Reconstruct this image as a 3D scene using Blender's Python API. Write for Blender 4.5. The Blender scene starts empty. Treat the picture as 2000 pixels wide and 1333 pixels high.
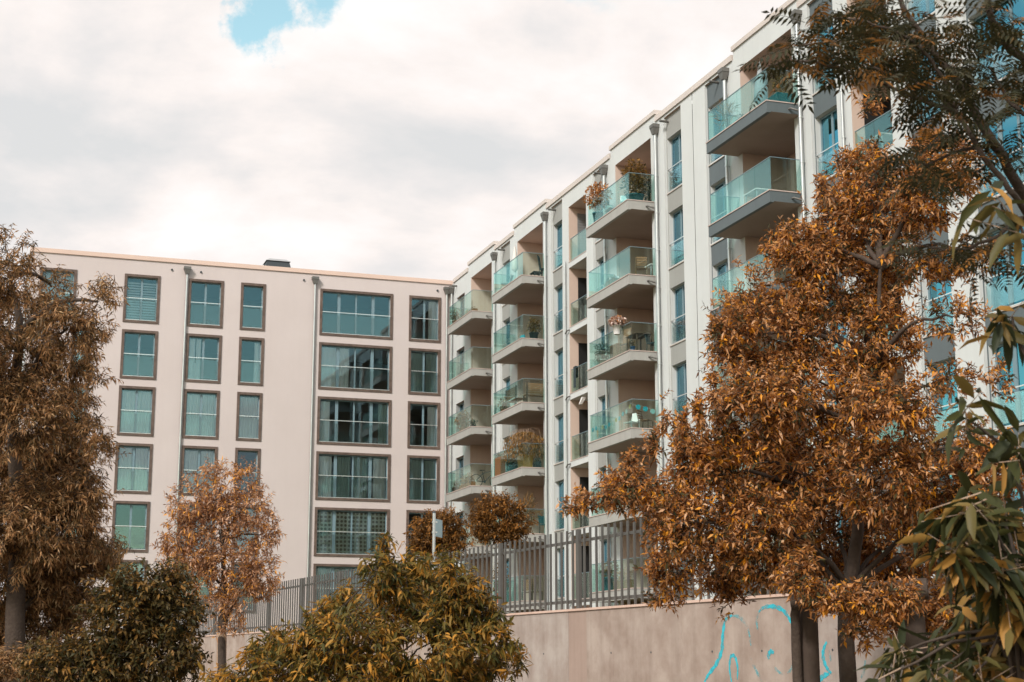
import bpy, math, random
import numpy as np
from mathutils import Matrix, Vector

# ------------------------------------------------------------------ camera, sky, sun, exposure
sc = bpy.context.scene
FPX, PITCH, YAW = 3061.5, math.radians(11.632), math.radians(18.766)      # focal length in pixels of a 2000 px wide picture
CAM = np.array([-24.534, -82.757, 1.6])
FWD = np.array([math.sin(YAW) * math.cos(PITCH), math.cos(YAW) * math.cos(PITCH), math.sin(PITCH)])
RGT = np.array([math.cos(YAW), -math.sin(YAW), 0.0])
UPV = np.cross(RGT, FWD)
FH = np.array([math.sin(YAW), math.cos(YAW), 0.0])

cam_data = bpy.data.cameras.new('camera')
cam = bpy.data.objects.new('camera', cam_data)
sc.collection.objects.link(cam)
cam.matrix_world = Matrix(((RGT[0], UPV[0], -FWD[0], CAM[0]), (RGT[1], UPV[1], -FWD[1], CAM[1]), (RGT[2], UPV[2], -FWD[2], CAM[2]), (0, 0, 0, 1)))
cam_data.sensor_fit = 'HORIZONTAL'; cam_data.sensor_width = 36.0
cam_data.lens = FPX / 2000 * 36.0
cam_data.clip_start = 0.1; cam_data.clip_end = 6000
cam_data.dof.use_dof = True; cam_data.dof.focus_distance = 62.0; cam_data.dof.aperture_fstop = 13.0
sc.camera = cam

SUN_EL, SUN_AZ = math.radians(38), math.radians(226)      # azimuth clockwise from +y: behind the camera, to its left
SUN_DIR = Vector((math.sin(SUN_AZ) * math.cos(SUN_EL), math.cos(SUN_AZ) * math.cos(SUN_EL), math.sin(SUN_EL)))
sun_data = bpy.data.lights.new('sun', 'SUN')
sun_data.energy = 3.1; sun_data.angle = math.radians(10); sun_data.color = (1.0, 0.965, 0.935)
sun = bpy.data.objects.new('sun', sun_data); sc.collection.objects.link(sun)
sun.rotation_euler = SUN_DIR.to_track_quat('Z', 'Y').to_euler()

world = bpy.data.worlds.new('World'); sc.world = world; world.use_nodes = True
def build_world():
    nt = world.node_tree; N = nt.nodes; L = nt.links; N.clear()
    def n(t, **k):
        x = N.new(t)
        for a, b in k.items(): setattr(x, a, b)
        return x
    out = n('ShaderNodeOutputWorld'); bg = n('ShaderNodeBackground'); bg.inputs['Strength'].default_value = 0.1
    sky = n('ShaderNodeTexSky', sky_type='NISHITA'); sky.sun_disc = False
    sky.sun_elevation = SUN_EL; sky.sun_rotation = SUN_AZ; sky.ozone_density = 2.0
    tint = n('ShaderNodeMix', data_type='RGBA', blend_type='MULTIPLY'); tint.inputs['Factor'].default_value = 1.0
    L.new(sky.outputs[0], tint.inputs['A']); tint.inputs['B'].default_value = (3.2, 3.2, 2.2, 1)
    tc = n('ShaderNodeTexCoord')
    # clouds lie on a high level: divide by height so that they flatten to the horizon
    sep = n('ShaderNodeSeparateXYZ'); L.new(tc.outputs['Generated'], sep.inputs[0])
    zz = n('ShaderNodeMath', operation='MAXIMUM'); L.new(sep.outputs[2], zz.inputs[0]); zz.inputs[1].default_value = 0.0
    za = n('ShaderNodeMath', operation='ADD'); L.new(zz.outputs[0], za.inputs[0]); za.inputs[1].default_value = 0.28
    dv = n('ShaderNodeVectorMath', operation='DIVIDE'); L.new(tc.outputs['Generated'], dv.inputs[0])
    cb = n('ShaderNodeCombineXYZ')
    for i in range(3): L.new(za.outputs[0], cb.inputs[i])
    L.new(cb.outputs[0], dv.inputs[1])
    cover = n('ShaderNodeTexNoise'); cover.inputs['Scale'].default_value = 1.15; cover.inputs['Detail'].default_value = 8; cover.inputs['Roughness'].default_value = 0.58
    mp = n('ShaderNodeMapping'); mp.inputs['Location'].default_value = (7.49, -3.35, 6.84); L.new(dv.outputs[0], mp.inputs[0]); L.new(mp.outputs[0], cover.inputs['Vector'])
    tone = n('ShaderNodeTexNoise'); tone.inputs['Scale'].default_value = 3.0; tone.inputs['Detail'].default_value = 9; tone.inputs['Roughness'].default_value = 0.55; tone.inputs['Distortion'].default_value = 0.15
    L.new(mp.outputs[0], tone.inputs['Vector'])
    # the gaps of clear sky: a broad one behind the camera, a small ragged one up to the left of the building
    wob = n('ShaderNodeTexNoise'); wob.inputs['Scale'].default_value = 26; wob.inputs['Detail'].default_value = 6; wob.inputs['Roughness'].default_value = 0.62
    L.new(tc.outputs['Generated'], wob.inputs['Vector'])
    def gap(d, r, soft, wamp):
        v = n('ShaderNodeVectorMath', operation='DISTANCE'); L.new(tc.outputs['Generated'], v.inputs[0]); v.inputs[1].default_value = d
        w = n('ShaderNodeMath', operation='MULTIPLY_ADD'); L.new(wob.outputs['Fac'], w.inputs[0]); w.inputs[1].default_value = wamp; L.new(v.outputs['Value'], w.inputs[2])
        m = n('ShaderNodeMapRange', interpolation_type='SMOOTHSTEP'); L.new(w.outputs[0], m.inputs['Value'])
        m.inputs['From Min'].default_value = r + wamp * .5; m.inputs['From Max'].default_value = r + wamp * .5 - soft
        m.inputs['To Min'].default_value = 0; m.inputs['To Max'].default_value = 1
        return m.outputs[0]
    def rd(x, y):
        v = FWD + RGT * (x - 1000) / FPX + UPV * (666.5 - y) / FPX; v = v / np.linalg.norm(v); return tuple(v)
    gaps = [gap(rd(540, 5), .028, .018, .10), gap(rd(500, 55), .017, .015, .09), gap(rd(488, 100), .006, .014, .06), gap(rd(600, -10), .018, .018, .08), gap(rd(555, 262), .012, .05, .06)]
    ramp = n('ShaderNodeMapRange', interpolation_type='SMOOTHSTEP'); L.new(cover.outputs['Fac'], ramp.inputs['Value'])
    ramp.inputs['From Min'].default_value = 0.495; ramp.inputs['From Max'].default_value = 0.425      # 1 = clear sky
    ramp.inputs['To Min'].default_value = 0; ramp.inputs['To Max'].default_value = 1
    acc = ramp.outputs[0]
    for g, k in zip(gaps, (1, 1, 1, 1, .22)):
        mk = n('ShaderNodeMath', operation='MULTIPLY'); L.new(g, mk.inputs[0]); mk.inputs[1].default_value = k
        mx = n('ShaderNodeMath', operation='MAXIMUM'); L.new(acc, mx.inputs[0]); L.new(mk.outputs[0], mx.inputs[1]); acc = mx.outputs[0]
    cr = n('ShaderNodeValToRGB'); L.new(tone.outputs['Fac'], cr.inputs[0])
    e = cr.color_ramp.elements; e[0].position = 0.33; e[0].color = (.74, .745, .75, 1); e[1].position = 0.58; e[1].color = (1.02, 1.0, .985, 1)
    x = e.new(0.42); x.color = (.85, .82, .81, 1); x = e.new(0.49); x.color = (.97, .905, .875, 1)
    sc10 = n('ShaderNodeMix', data_type='RGBA', blend_type='MULTIPLY'); sc10.inputs['Factor'].default_value = 1.0
    L.new(cr.outputs[0], sc10.inputs['A']); sc10.inputs['B'].default_value = (10, 10, 10, 1)
    mix = n('ShaderNodeMix', data_type='RGBA'); L.new(acc, mix.inputs['Factor']); L.new(sc10.outputs['Result'], mix.inputs['A']); L.new(tint.outputs['Result'], mix.inputs['B'])
    L.new(mix.outputs['Result'], bg.inputs[0]); L.new(bg.outputs[0], out.inputs[0])
build_world()
vs = sc.view_settings
vs.view_transform = 'Standard'; vs.look = 'None'; vs.gamma = 1.0; vs.use_curve_mapping = False; vs.exposure = 0.03
sc.cycles.transparent_max_bounces = 24; sc.cycles.max_bounces = 8; sc.cycles.glossy_bounces = 4; sc.cycles.diffuse_bounces = 4
sc.cycles.caustics_reflective = False; sc.cycles.caustics_refractive = False
sc.cycles.use_denoising = True

# ------------------------------------------------------------------ helpers
COL = sc.collection
def P(px, py, d):
    "the place seen at a pixel of the photograph, d metres in front of the camera"
    return CAM + (FWD + RGT * (px - 1000) / FPX + UPV * (666.5 - py) / FPX) * d
def link(o, parent=None):
    COL.objects.link(o)
    if parent is not None: o.parent = parent
    return o
def tag(o, label=None, cat=None, group=None, kind=None):
    if label: o['label'] = label
    if cat: o['category'] = cat
    if group: o['group'] = group
    if kind: o['kind'] = kind
    return o
def empty(name, loc=(0, 0, 0), rz=0.0, parent=None):
    o = bpy.data.objects.new(name, None); o.empty_display_size = .2
    o.location = loc; o.rotation_euler = (0, 0, rz); return link(o, parent)
def put(name, me, parent=None, loc=(0, 0, 0), rz=0.0):
    o = bpy.data.objects.new(name, me); o.location = loc; o.rotation_euler = (0, 0, rz); return link(o, parent)

class MB:
    "collects shapes and makes one mesh of them"
    def __init__(s): s.v = []; s.f = []; s.m = []; s.sm = []
    def add(s, vs_, fs, mi=0, smooth=False):
        b = len(s.v); s.v += [tuple(map(float, p)) for p in vs_]
        for f in fs: s.f.append([b + i for i in f]); s.m.append(mi); s.sm.append(smooth)
        return s
    def quad(s, a, b, c, d, mi=0): return s.add([a, b, c, d], [(0, 1, 2, 3)], mi)
    def box(s, x0, x1, y0, y1, z0, z1, mi=0):
        v = [(x0, y0, z0), (x1, y0, z0), (x1, y1, z0), (x0, y1, z0), (x0, y0, z1), (x1, y0, z1), (x1, y1, z1), (x0, y1, z1)]
        return s.add(v, [(0, 3, 2, 1), (4, 5, 6, 7), (0, 1, 5, 4), (1, 2, 6, 5), (2, 3, 7, 6), (3, 0, 4, 7)], mi)
    def frustum(s, c0, s0, c1, s1, mi=0):
        (x, y, z), (a, b) = c0, s0; (X, Y, Z), (A, B) = c1, s1
        v = [(x - a, y - b, z), (x + a, y - b, z), (x + a, y + b, z), (x - a, y + b, z), (X - A, Y - B, Z), (X + A, Y - B, Z), (X + A, Y + B, Z), (X - A, Y + B, Z)]
        return s.add(v, [(0, 3, 2, 1), (4, 5, 6, 7), (0, 1, 5, 4), (1, 2, 6, 5), (2, 3, 7, 6), (3, 0, 4, 7)], mi)
    def tube(s, pts, rad, n=8, mi=0, caps=True):
        pts = [np.array(p, float) for p in pts]
        if not hasattr(rad, '__len__'): rad = [rad] * len(pts)
        rings = []; ref = None
        for i, p in enumerate(pts):
            t = pts[min(i + 1, len(pts) - 1)] - pts[max(i - 1, 0)]; t = t / (np.linalg.norm(t) + 1e-9)
            if ref is None: ref = np.array([0, 0, 1.]) if abs(t[2]) < .9 else np.array([1., 0, 0])
            a = np.cross(t, ref); a /= np.linalg.norm(a) + 1e-9; b = np.cross(t, a); ref = np.cross(a, t)
            rings.append([p + rad[i] * (math.cos(2 * math.pi * k / n) * a + math.sin(2 * math.pi * k / n) * b) for k in range(n)])
        v = [q for r in rings for q in r]; f = []
        for i in range(len(pts) - 1):
            for k in range(n): f.append((i * n + k, i * n + (k + 1) % n, (i + 1) * n + (k + 1) % n, (i + 1) * n + k))
        s.add(v, f, mi, True)
        if caps:
            s.add(rings[0], [tuple(range(n))], mi); s.add(rings[-1], [tuple(range(n))[::-1]], mi)
        return s
    def lathe(s, c, prof, n=14, mi=0):
        c = np.array(c, float); v = []; f = []
        for r, z in prof:
            for k in range(n): v.append(c + (r * math.cos(2 * math.pi * k / n), r * math.sin(2 * math.pi * k / n), z))
        for i in range(len(prof) - 1):
            for k in range(n): f.append((i * n + k, i * n + (k + 1) % n, (i + 1) * n + (k + 1) % n, (i + 1) * n + k))
        s.add(v, f, mi, True)
        s.add(v[:n], [tuple(range(n))[::-1]], mi); s.add(v[-n:], [tuple(range(n))], mi)
        return s
    def ring(s, mp, o, i, d0, d1, mi=0):
        "a flat rectangular frame: outer rect o, inner rect i as (a0,a1,z0,z1); from depth d0 to d1"
        O = [(o[0], o[2]), (o[1], o[2]), (o[1], o[3]), (o[0], o[3])]; I = [(i[0], i[2]), (i[1], i[2]), (i[1], i[3]), (i[0], i[3])]
        v = [mp(a, z, d) for d in (d0, d1) for q in (O, I) for a, z in q]; f = []
        for k in range(4):
            j = (k + 1) % 4
            f += [(k, j, 4 + j, 4 + k), (8 + k, 12 + k, 12 + j, 8 + j), (k, 8 + k, 8 + j, j), (4 + k, 4 + j, 12 + j, 12 + k)]
        return s.add(v, f, mi)
    def holed(s, mp, a0, a1, z0, z1, holes, d=0.0, mi=0, mr=None):
        "a wall face with rectangular openings (a0,a1,z0,z1,depth) and their reveals"
        mr = mi if mr is None else mr
        A = sorted({a0, a1} | {h[0] for h in holes} | {h[1] for h in holes}); A = [a for a in A if a0 <= a <= a1]
        Z = sorted({z0, z1} | {h[2] for h in holes} | {h[3] for h in holes}); Z = [z for z in Z if z0 <= z <= z1]
        idx = {}; vs_ = []; fs = []
        def vi(a, z):
            if (a, z) not in idx: idx[(a, z)] = len(vs_); vs_.append(mp(a, z, d))
            return idx[(a, z)]
        for i in range(len(A) - 1):
            for j in range(len(Z) - 1):
                ca, cz = (A[i] + A[i + 1]) / 2, (Z[j] + Z[j + 1]) / 2
                if any(h[0] < ca < h[1] and h[2] < cz < h[3] for h in holes): continue
                fs.append((vi(A[i], Z[j]), vi(A[i + 1], Z[j]), vi(A[i + 1], Z[j + 1]), vi(A[i], Z[j + 1])))
        s.add(vs_, fs, mi)
        for h in holes:
            c = [(h[0], h[2]), (h[1], h[2]), (h[1], h[3]), (h[0], h[3])]
            for k in range(4):
                p, q = c[k], c[(k + 1) % 4]
                s.add([mp(p[0], p[1], d), mp(q[0], q[1], d), mp(q[0], q[1], d + h[4]), mp(p[0], p[1], d + h[4])], [(0, 1, 2, 3)], mr)
        return s
    def mesh(s, name, mats):
        me = bpy.data.meshes.new(name); me.from_pydata(s.v, [], s.f)
        for m in (mats if isinstance(mats, (list, tuple)) else [mats]): me.materials.append(M[m])
        me.polygons.foreach_set('material_index', s.m); me.polygons.foreach_set('use_smooth', s.sm); me.update(); return me
    def build(s, name, mats, parent=None, loc=(0, 0, 0), rz=0.0): return put(name, s.mesh(name, mats), parent, loc, rz)

# ------------------------------------------------------------------ materials
M = {}
def mat(name, col, rough=.8, metal=0.0, noise=None, bump=None, spec=.4, streak=None):
    """noise = (scale, amount): mottling of the colour; bump = (scale, strength); streak = amount of rain-washed vertical wear"""
    m = bpy.data.materials.new(name); m.use_nodes = True; nt = m.node_tree; N = nt.nodes; L = nt.links
    b = N['Principled BSDF']; b.inputs['Base Color'].default_value = (*col, 1); b.inputs['Roughness'].default_value = rough
    b.inputs['Metallic'].default_value = metal; b.inputs['Specular IOR Level'].default_value = spec
    tc = N.new('ShaderNodeTexCoord'); src = None
    geo = N.new('ShaderNodeNewGeometry')
    def mixc(a_out, a_col, fac, colr, mode='MULTIPLY'):
        x = N.new('ShaderNodeMix'); x.data_type = 'RGBA'; x.blend_type = mode
        L.new(fac, x.inputs['Factor'])
        if a_out: L.new(a_out, x.inputs['A'])
        else: x.inputs['A'].default_value = (*a_col, 1)
        x.inputs['B'].default_value = (*colr, 1); return x.outputs['Result']
    out = None
    if noise:
        t = N.new('ShaderNodeTexNoise'); t.inputs['Scale'].default_value = noise[0]; t.inputs['Detail'].default_value = 6; t.inputs['Roughness'].default_value = .62
        L.new(geo.outputs['Position'], t.inputs['Vector'])
        r = N.new('ShaderNodeMapRange'); L.new(t.outputs['Fac'], r.inputs['Value']); r.inputs['From Min'].default_value = .36; r.inputs['From Max'].default_value = .66; r.inputs['To Max'].default_value = noise[1]
        dk = noise[2] if len(noise) > 2 else (.62, .58, .55)
        out = mixc(None, col, r.outputs[0], dk)
    if streak:
        mp = N.new('ShaderNodeMapping'); mp.inputs['Scale'].default_value = (2.2, 2.2, .10); L.new(geo.outputs['Position'], mp.inputs[0])
        t = N.new('ShaderNodeTexNoise'); t.inputs['Scale'].default_value = 1.6; t.inputs['Detail'].default_value = 7; t.inputs['Roughness'].default_value = .65; L.new(mp.outputs[0], t.inputs['Vector'])
        r = N.new('ShaderNodeMapRange'); L.new(t.outputs['Fac'], r.inputs['Value']); r.inputs['From Min'].default_value = .48; r.inputs['From Max'].default_value = .75; r.inputs['To Max'].default_value = streak
        out = mixc(out, col, r.outputs[0], (.5, .46, .43))
    if out: L.new(out, b.inputs['Base Color'])
    if bump:
        t = N.new('ShaderNodeTexNoise'); t.inputs['Scale'].default_value = bump[0]; t.inputs['Detail'].default_value = 5; L.new(geo.outputs['Position'], t.inputs['Vector'])
        bp = N.new('ShaderNodeBump'); bp.inputs['Strength'].default_value = bump[1]; bp.inputs['Distance'].default_value = .02
        L.new(t.outputs['Fac'], bp.inputs['Height']); L.new(bp.outputs[0], b.inputs['Normal'])
    M[name] = m; return m
mat('plaster_pink', (.61, .52, .505), .9, noise=(.35, .14), bump=(60, .15), streak=.035)
mat('plaster_white', (.61, .62, .62), .9, noise=(.5, .14), bump=(60, .15), streak=.09)
mat('plaster_tan', (.60, .455, .385), .9, noise=(.9, .2), bump=(60, .12), streak=.1)
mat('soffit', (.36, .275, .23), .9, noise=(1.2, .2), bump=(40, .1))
mat('panel_grey', (.33, .325, .31), .7, noise=(.8, .15), streak=.15)
mat('panel_slate', (.115, .135, .145), .6, noise=(.8, .2), streak=.15)
mat('fascia_grey', (.40, .385, .365), .75, noise=(1.2, .2), streak=.2)
mat('surround', (.155, .105, .085), .6, noise=(3.5, .75, (.45, .42, .42)), bump=(30, .2))
mat('frame_blue', (.17, .25, .29), .45, spec=.5)
mat('frame_dark', (.05, .055, .06), .5)
mat('coping_peach', (.70, .51, .43), .55, noise=(.6, .15))
mat('coping_grey', (.62, .54, .50), .55, noise=(.6, .2))
mat('drip_edge', (.56, .44, .40), .6)
mat('rail', (.72, .72, .71), .3, 0.6)
mat('zinc', (.60, .61, .61), .32, .85, noise=(2.0, .3))
mat('hopper', (.17, .16, .15), .55, .3, noise=(3, .4))
mat('room', (.30, .27, .25), .9)
mat('roofing', (.14, .13, .13), .9)
mat('curtain_white', (.86, .86, .84), .9); mat('curtain_green', (.34, .42, .38), .9); mat('blind', (.62, .66, .66), .8)
mat('black', (.012, .012, .012), .6)
mat('shutter', (.20, .20, .20), .6)
mat('concrete', (.43, .34, .295), .9, noise=(2.1, .95, (.70, .64, .61)), bump=(9, .25), streak=.45)
mat('concrete_pink', (.40, .29, .245), .9, noise=(.9, .45, (.75, .72, .7)), bump=(9, .25), streak=.4)
mat('concrete_pale', (.43, .36, .325), .9, noise=(2.1, .95, (.74, .67, .64)), bump=(9, .25), streak=.45)
mat('cap_stone', (.66, .46, .38), .85, noise=(2, .4))
def spray(name, col, lo, hi):
    m = bpy.data.materials.new(name); m.use_nodes = True; N = m.node_tree.nodes; L = m.node_tree.links; b = N['Principled BSDF']; b.inputs['Base Color'].default_value = (*col, 1); b.inputs['Roughness'].default_value = .7
    g = N.new('ShaderNodeNewGeometry'); t = N.new('ShaderNodeTexNoise'); t.inputs['Scale'].default_value = 7; t.inputs['Detail'].default_value = 8; t.inputs['Roughness'].default_value = .7; L.new(g.outputs['Position'], t.inputs['Vector'])
    r = N.new('ShaderNodeMapRange'); L.new(t.outputs['Fac'], r.inputs['Value']); r.inputs['From Min'].default_value = lo; r.inputs['From Max'].default_value = hi
    L.new(r.outputs[0], b.inputs['Alpha']); M[name] = m
spray('graffiti', (.03, .47, .58), .30, .56); spray('graffiti_pale', (.14, .47, .53), .42, .72)
mat('fence_metal', (.10, .09, .083), .55, .1, noise=(5, .3))
mat('ground', (.16, .13, .09), .95, noise=(.7, .6)); mat('lawn', (.10, .09, .035), .95, noise=(1.5, .6))
mat('bark_dark', (.075, .052, .04), .9, noise=(14, .7), bump=(40, .5))
mat('bark_pale', (.42, .29, .21), .9, noise=(14, .6), bump=(40, .4))
mat('stake_wood', (.085, .058, .045), .85, noise=(6, .6), bump=(25, .4))
mat('wood', (.33, .17, .09), .7, noise=(9, .5)); mat('wood_dark', (.10, .06, .04), .7)
mat('teal_plastic', (.02, .14, .17), .5); mat('blue_plastic', (.02, .10, .28), .5); mat('terracotta', (.42, .15, .06), .8, noise=(8, .3)); mat('ochre_pot', (.48, .24, .06), .7, noise=(8, .3))
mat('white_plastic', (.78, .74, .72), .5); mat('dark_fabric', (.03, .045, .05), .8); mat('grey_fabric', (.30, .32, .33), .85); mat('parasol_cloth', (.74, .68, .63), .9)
mat('soil', (.05, .035, .025), .95); mat('rubber', (.02, .02, .02), .6); mat('bike_paint', (.02, .03, .03), .35)
mat('disc_cyan', (.05, .48, .62), .7); mat('disc_yellow', (.62, .48, .16), .7); mat('disc_peach', (.70, .42, .25), .7); mat('disc_pale', (.45, .66, .68), .7)
mat('sign_face', (.40, .52, .56), .45, .3); mat('petal', (.62, .42, .36), .8); mat('lamp_glass', (.7, .62, .56), .4)

def glassy(name, tint, refl, base, gain, rough=.015):
    m = bpy.data.materials.new(name); m.use_nodes = True; nt = m.node_tree; N = nt.nodes; L = nt.links; N.clear()
    o = N.new('ShaderNodeOutputMaterial'); tr = N.new('ShaderNodeBsdfTransparent'); tr.inputs[0].default_value = (*tint, 1)
    gl = N.new('ShaderNodeBsdfGlossy'); gl.inputs['Color'].default_value = (*refl, 1); gl.inputs['Roughness'].default_value = rough
    fr = N.new('ShaderNodeFresnel'); fr.inputs[0].default_value = 1.5
    ma = N.new('ShaderNodeMath'); ma.operation = 'MULTIPLY_ADD'; ma.use_clamp = True; L.new(fr.outputs[0], ma.inputs[0]); ma.inputs[1].default_value = gain; ma.inputs[2].default_value = base
    t = N.new('ShaderNodeTexNoise'); t.inputs['Scale'].default_value = .9; t.inputs['Detail'].default_value = 1
    g = N.new('ShaderNodeNewGeometry'); L.new(g.outputs['Position'], t.inputs['Vector'])
    bp = N.new('ShaderNodeBump'); bp.inputs['Strength'].default_value = .10; bp.inputs['Distance'].default_value = .02; L.new(t.outputs['Fac'], bp.inputs['Height']); L.new(bp.outputs[0], gl.inputs['Normal'])
    mx = N.new('ShaderNodeMixShader'); L.new(ma.outputs[0], mx.inputs[0]); L.new(tr.outputs[0], mx.inputs[1]); L.new(gl.outputs[0], mx.inputs[2]); L.new(mx.outputs[0], o.inputs[0])
    M[name] = m
glassy('glass', (.945, .975, .98), (.52, .76, .88), .02, 1.25)
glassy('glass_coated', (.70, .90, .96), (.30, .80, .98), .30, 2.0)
glassy('glass_tinted', (.80, .93, .96), (.40, .78, .95), .12, 2.0)
glassy('guard_glass', (.955, .98, .978), (.85, .93, .93), .015, .45)
glassy('balcony_glass', (.835, .945, .92), (.92, .95, .92), .02, .36)

def leaf_mat(name, stops, trans=.35, rough=.5):
    m = bpy.data.materials.new(name); m.use_nodes = True; nt = m.node_tree; N = nt.nodes; L = nt.links
    b = N['Principled BSDF']; o = N['Material Output']; b.inputs['Roughness'].default_value = rough; b.inputs['Specular IOR Level'].default_value = .25
    at = N.new('ShaderNodeAttribute'); at.attribute_name = 'tint'
    cr = N.new('ShaderNodeValToRGB'); L.new(at.outputs['Fac'], cr.inputs[0]); e = cr.color_ramp.elements
    e[0].position = stops[0][0]; e[0].color = (*stops[0][1], 1); e[1].position = stops[-1][0]; e[1].color = (*stops[-1][1], 1)
    for p, c in stops[1:-1]: x = e.new(p); x.color = (*c, 1)
    L.new(cr.outputs[0], b.inputs['Base Color'])
    tl = N.new('ShaderNodeBsdfTranslucent'); L.new(cr.outputs[0], tl.inputs[0])
    mx = N.new('ShaderNodeMixShader'); mx.inputs[0].default_value = trans; L.new(b.outputs[0], mx.inputs[1]); L.new(tl.outputs[0], mx.inputs[2]); L.new(mx.outputs[0], o.inputs[0])
    M[name] = m
leaf_mat('leaf_rust', [(0, (.07, .06, .025)), (.14, (.15, .06, .022)), (.38, (.38, .15, .042)), (.64, (.58, .25, .075)), (.86, (.70, .42, .25)), (1, (.80, .33, .03))])
leaf_mat('leaf_willow', [(0, (.085, .055, .022)), (.4, (.28, .145, .055)), (.75, (.46, .23, .10)), (1, (.54, .34, .18))])
leaf_mat('leaf_dark', [(0, (.045, .04, .014)), (.6, (.13, .08, .024)), (1, (.30, .145, .035))], .25)
leaf_mat('leaf_small', [(0, (.22, .10, .045)), (.5, (.54, .275, .14)), (.8, (.68, .43, .30)), (1, (.76, .34, .06))])
leaf_mat('leaf_shrub', [(0, (.05, .05, .012)), (.4, (.17, .12, .024)), (.75, (.36, .19, .04)), (1, (.60, .27, .04))])
leaf_mat('leaf_round', [(0, (.12, .06, .018)), (.6, (.26, .115, .03)), (1, (.42, .17, .035))])
leaf_mat('leaf_rowan', [(0, (.024, .028, .014)), (.6, (.07, .055, .022)), (.9, (.26, .11, .03)), (1, (.42, .17, .03))], .3)
leaf_mat('leaf_near', [(0, (.028, .033, .012)), (.4, (.075, .072, .022)), (.7, (.22, .14, .04)), (1, (.48, .23, .05))], .3)
leaf_mat('leaf_pot', [(0, (.07, .06, .02)), (.5, (.20, .11, .035)), (1, (.42, .20, .04))])
leaf_mat('petals', [(0, (.55, .36, .30)), (.5, (.74, .58, .52)), (1, (.85, .74, .68))], .2)
leaf_mat('leaf_teal', [(0, (.03, .07, .06)), (.6, (.08, .14, .11)), (1, (.2, .16, .06))])

# ------------------------------------------------------------------ the setting: ground, raised bank
def mpL(a, z, d): return (a, d, z)
tag(MB().quad((-3000, -3000, 0), (3000, -3000, 0), (3000, 3000, 0), (-3000, 3000, 0)).build('ground', 'ground'), kind='structure')

# retaining wall line (level top, runs from near right to far left)
WTOP = 2.404
def wall_line(px):
    "point of the wall's upper front edge under a column of the photograph"
    y = 1296.7 - (106.7 + (px - 1115.8) * .0725)
    r = FWD + RGT * (px - 1000) / FPX + UPV * (666.5 - y) / FPX
    t = (WTOP - CAM[2]) / r[2]; return CAM + r * t
WA = wall_line(1500.0); WB = wall_line(700.0)
WDIR = (WB - WA); WDIR[2] = 0; WDIR /= np.linalg.norm(WDIR)
WNRM = np.array([WDIR[1], -WDIR[0], 0.0])                      # away from the camera
if WNRM @ (WA - CAM) < 0: WNRM = -WNRM
W0 = wall_line(1115.8); W0[2] = 0
def wall_s(px): return float((wall_line(px) - W0) @ WDIR)       # metres along the wall from the post
WROT = math.atan2(WDIR[1], WDIR[0])                             # local x = along the wall away from the camera
WSIDE = 1 if (np.array([-WDIR[1], WDIR[0], 0]) @ WNRM) > 0 else -1
S0, S1 = -26.0, 52.0
def wallp(s, d, z): return W0 + WDIR * s + WNRM * d + np.array([0, 0, z])
# the raised bank behind the wall, rising to the foot of the houses
bank = MB()
B_ = wallp(S1, .28, 2.25)
foot = [wallp(S0, .28, 2.25), B_, np.array((-120, B_[1], 2.25)), np.array((-120, 90, 2.25)), np.array((60, 90, 2.25)), np.array((60, -100, 2.25))]
fl = [np.array((p[0], p[1], -.5)) for p in foot]; nb = len(foot)
bank.add(foot + fl, [tuple(range(nb))] + [(i, nb + i, nb + (i + 1) % nb, (i + 1) % nb) for i in range(nb)])
tag(bank.build('raised_lawn', 'lawn'), kind='structure')

# ------------------------------------------------------------------ windows
_cache = {}
def cached(key, fn):
    if key not in _cache: _cache[key] = fn()
    return _cache[key]
def mesh_surround(w, h): return MB().ring(mpL, (0, w, 0, h), (.14, w - .14, .13, h - .13), -.045, .03).mesh('window_surround', 'surround')
def mull(w, n):
    if n == 1: return []
    if n == 2: return [(.5, .11)]
    if n == 3: return [(1 / 3, .1), (2 / 3, .1)]
    return [(.25, .17), (.5, .09), (.75, .17)]
def mesh_frame(w, h, n):
    m = MB(); m.ring(mpL, (0, w, 0, h), (.065, w - .065, .065, h - .065), 0, .07)
    for c, t in mull(w, n): m.box(c * w - t / 2, c * w + t / 2, .003, .067, .0655, h - .0655)
    return m.mesh('window_frame', 'frame_blue')
def pane_spans(w, n):
    e = [.07] + [x for c, t in mull(w, n) for x in (c * w - t / 2, c * w + t / 2)] + [w - .07]
    return [(e[i], e[i + 1]) for i in range(0, len(e), 2)]
def mesh_box(w, d, h, m, name): return MB().box(0, w, 0, d, 0, h).mesh(name, m)
def mesh_curtain(w, h, m, seed, fold=.035, per=.16):
    r = random.Random(seed); mb = MB(); n = max(6, int(w / per * 4)); v = []; f = []
    ph = r.random() * 6
    for i in range(n + 1):
        x = w * i / n; y = fold * math.sin(2 * math.pi * x / per + ph) + .5 * fold * math.sin(2 * math.pi * x / (per * 2.7) + ph)
        v += [(x, y, 0), (x, y * .7, h)]
    for i in range(n): f.append((2 * i, 2 * i + 2, 2 * i + 3, 2 * i + 1))
    mb.add(v, f, 0, True); return mb.mesh('curtain', m)
def mesh_blind(w, h, m='blind'):
    mb = MB(); k = int(h / .14)
    for i in range(k): mb.box(0, w, 0, .02 + .03 * (i % 2), i * .14, i * .14 + .085)
    return mb.mesh('blind', m)
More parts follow.
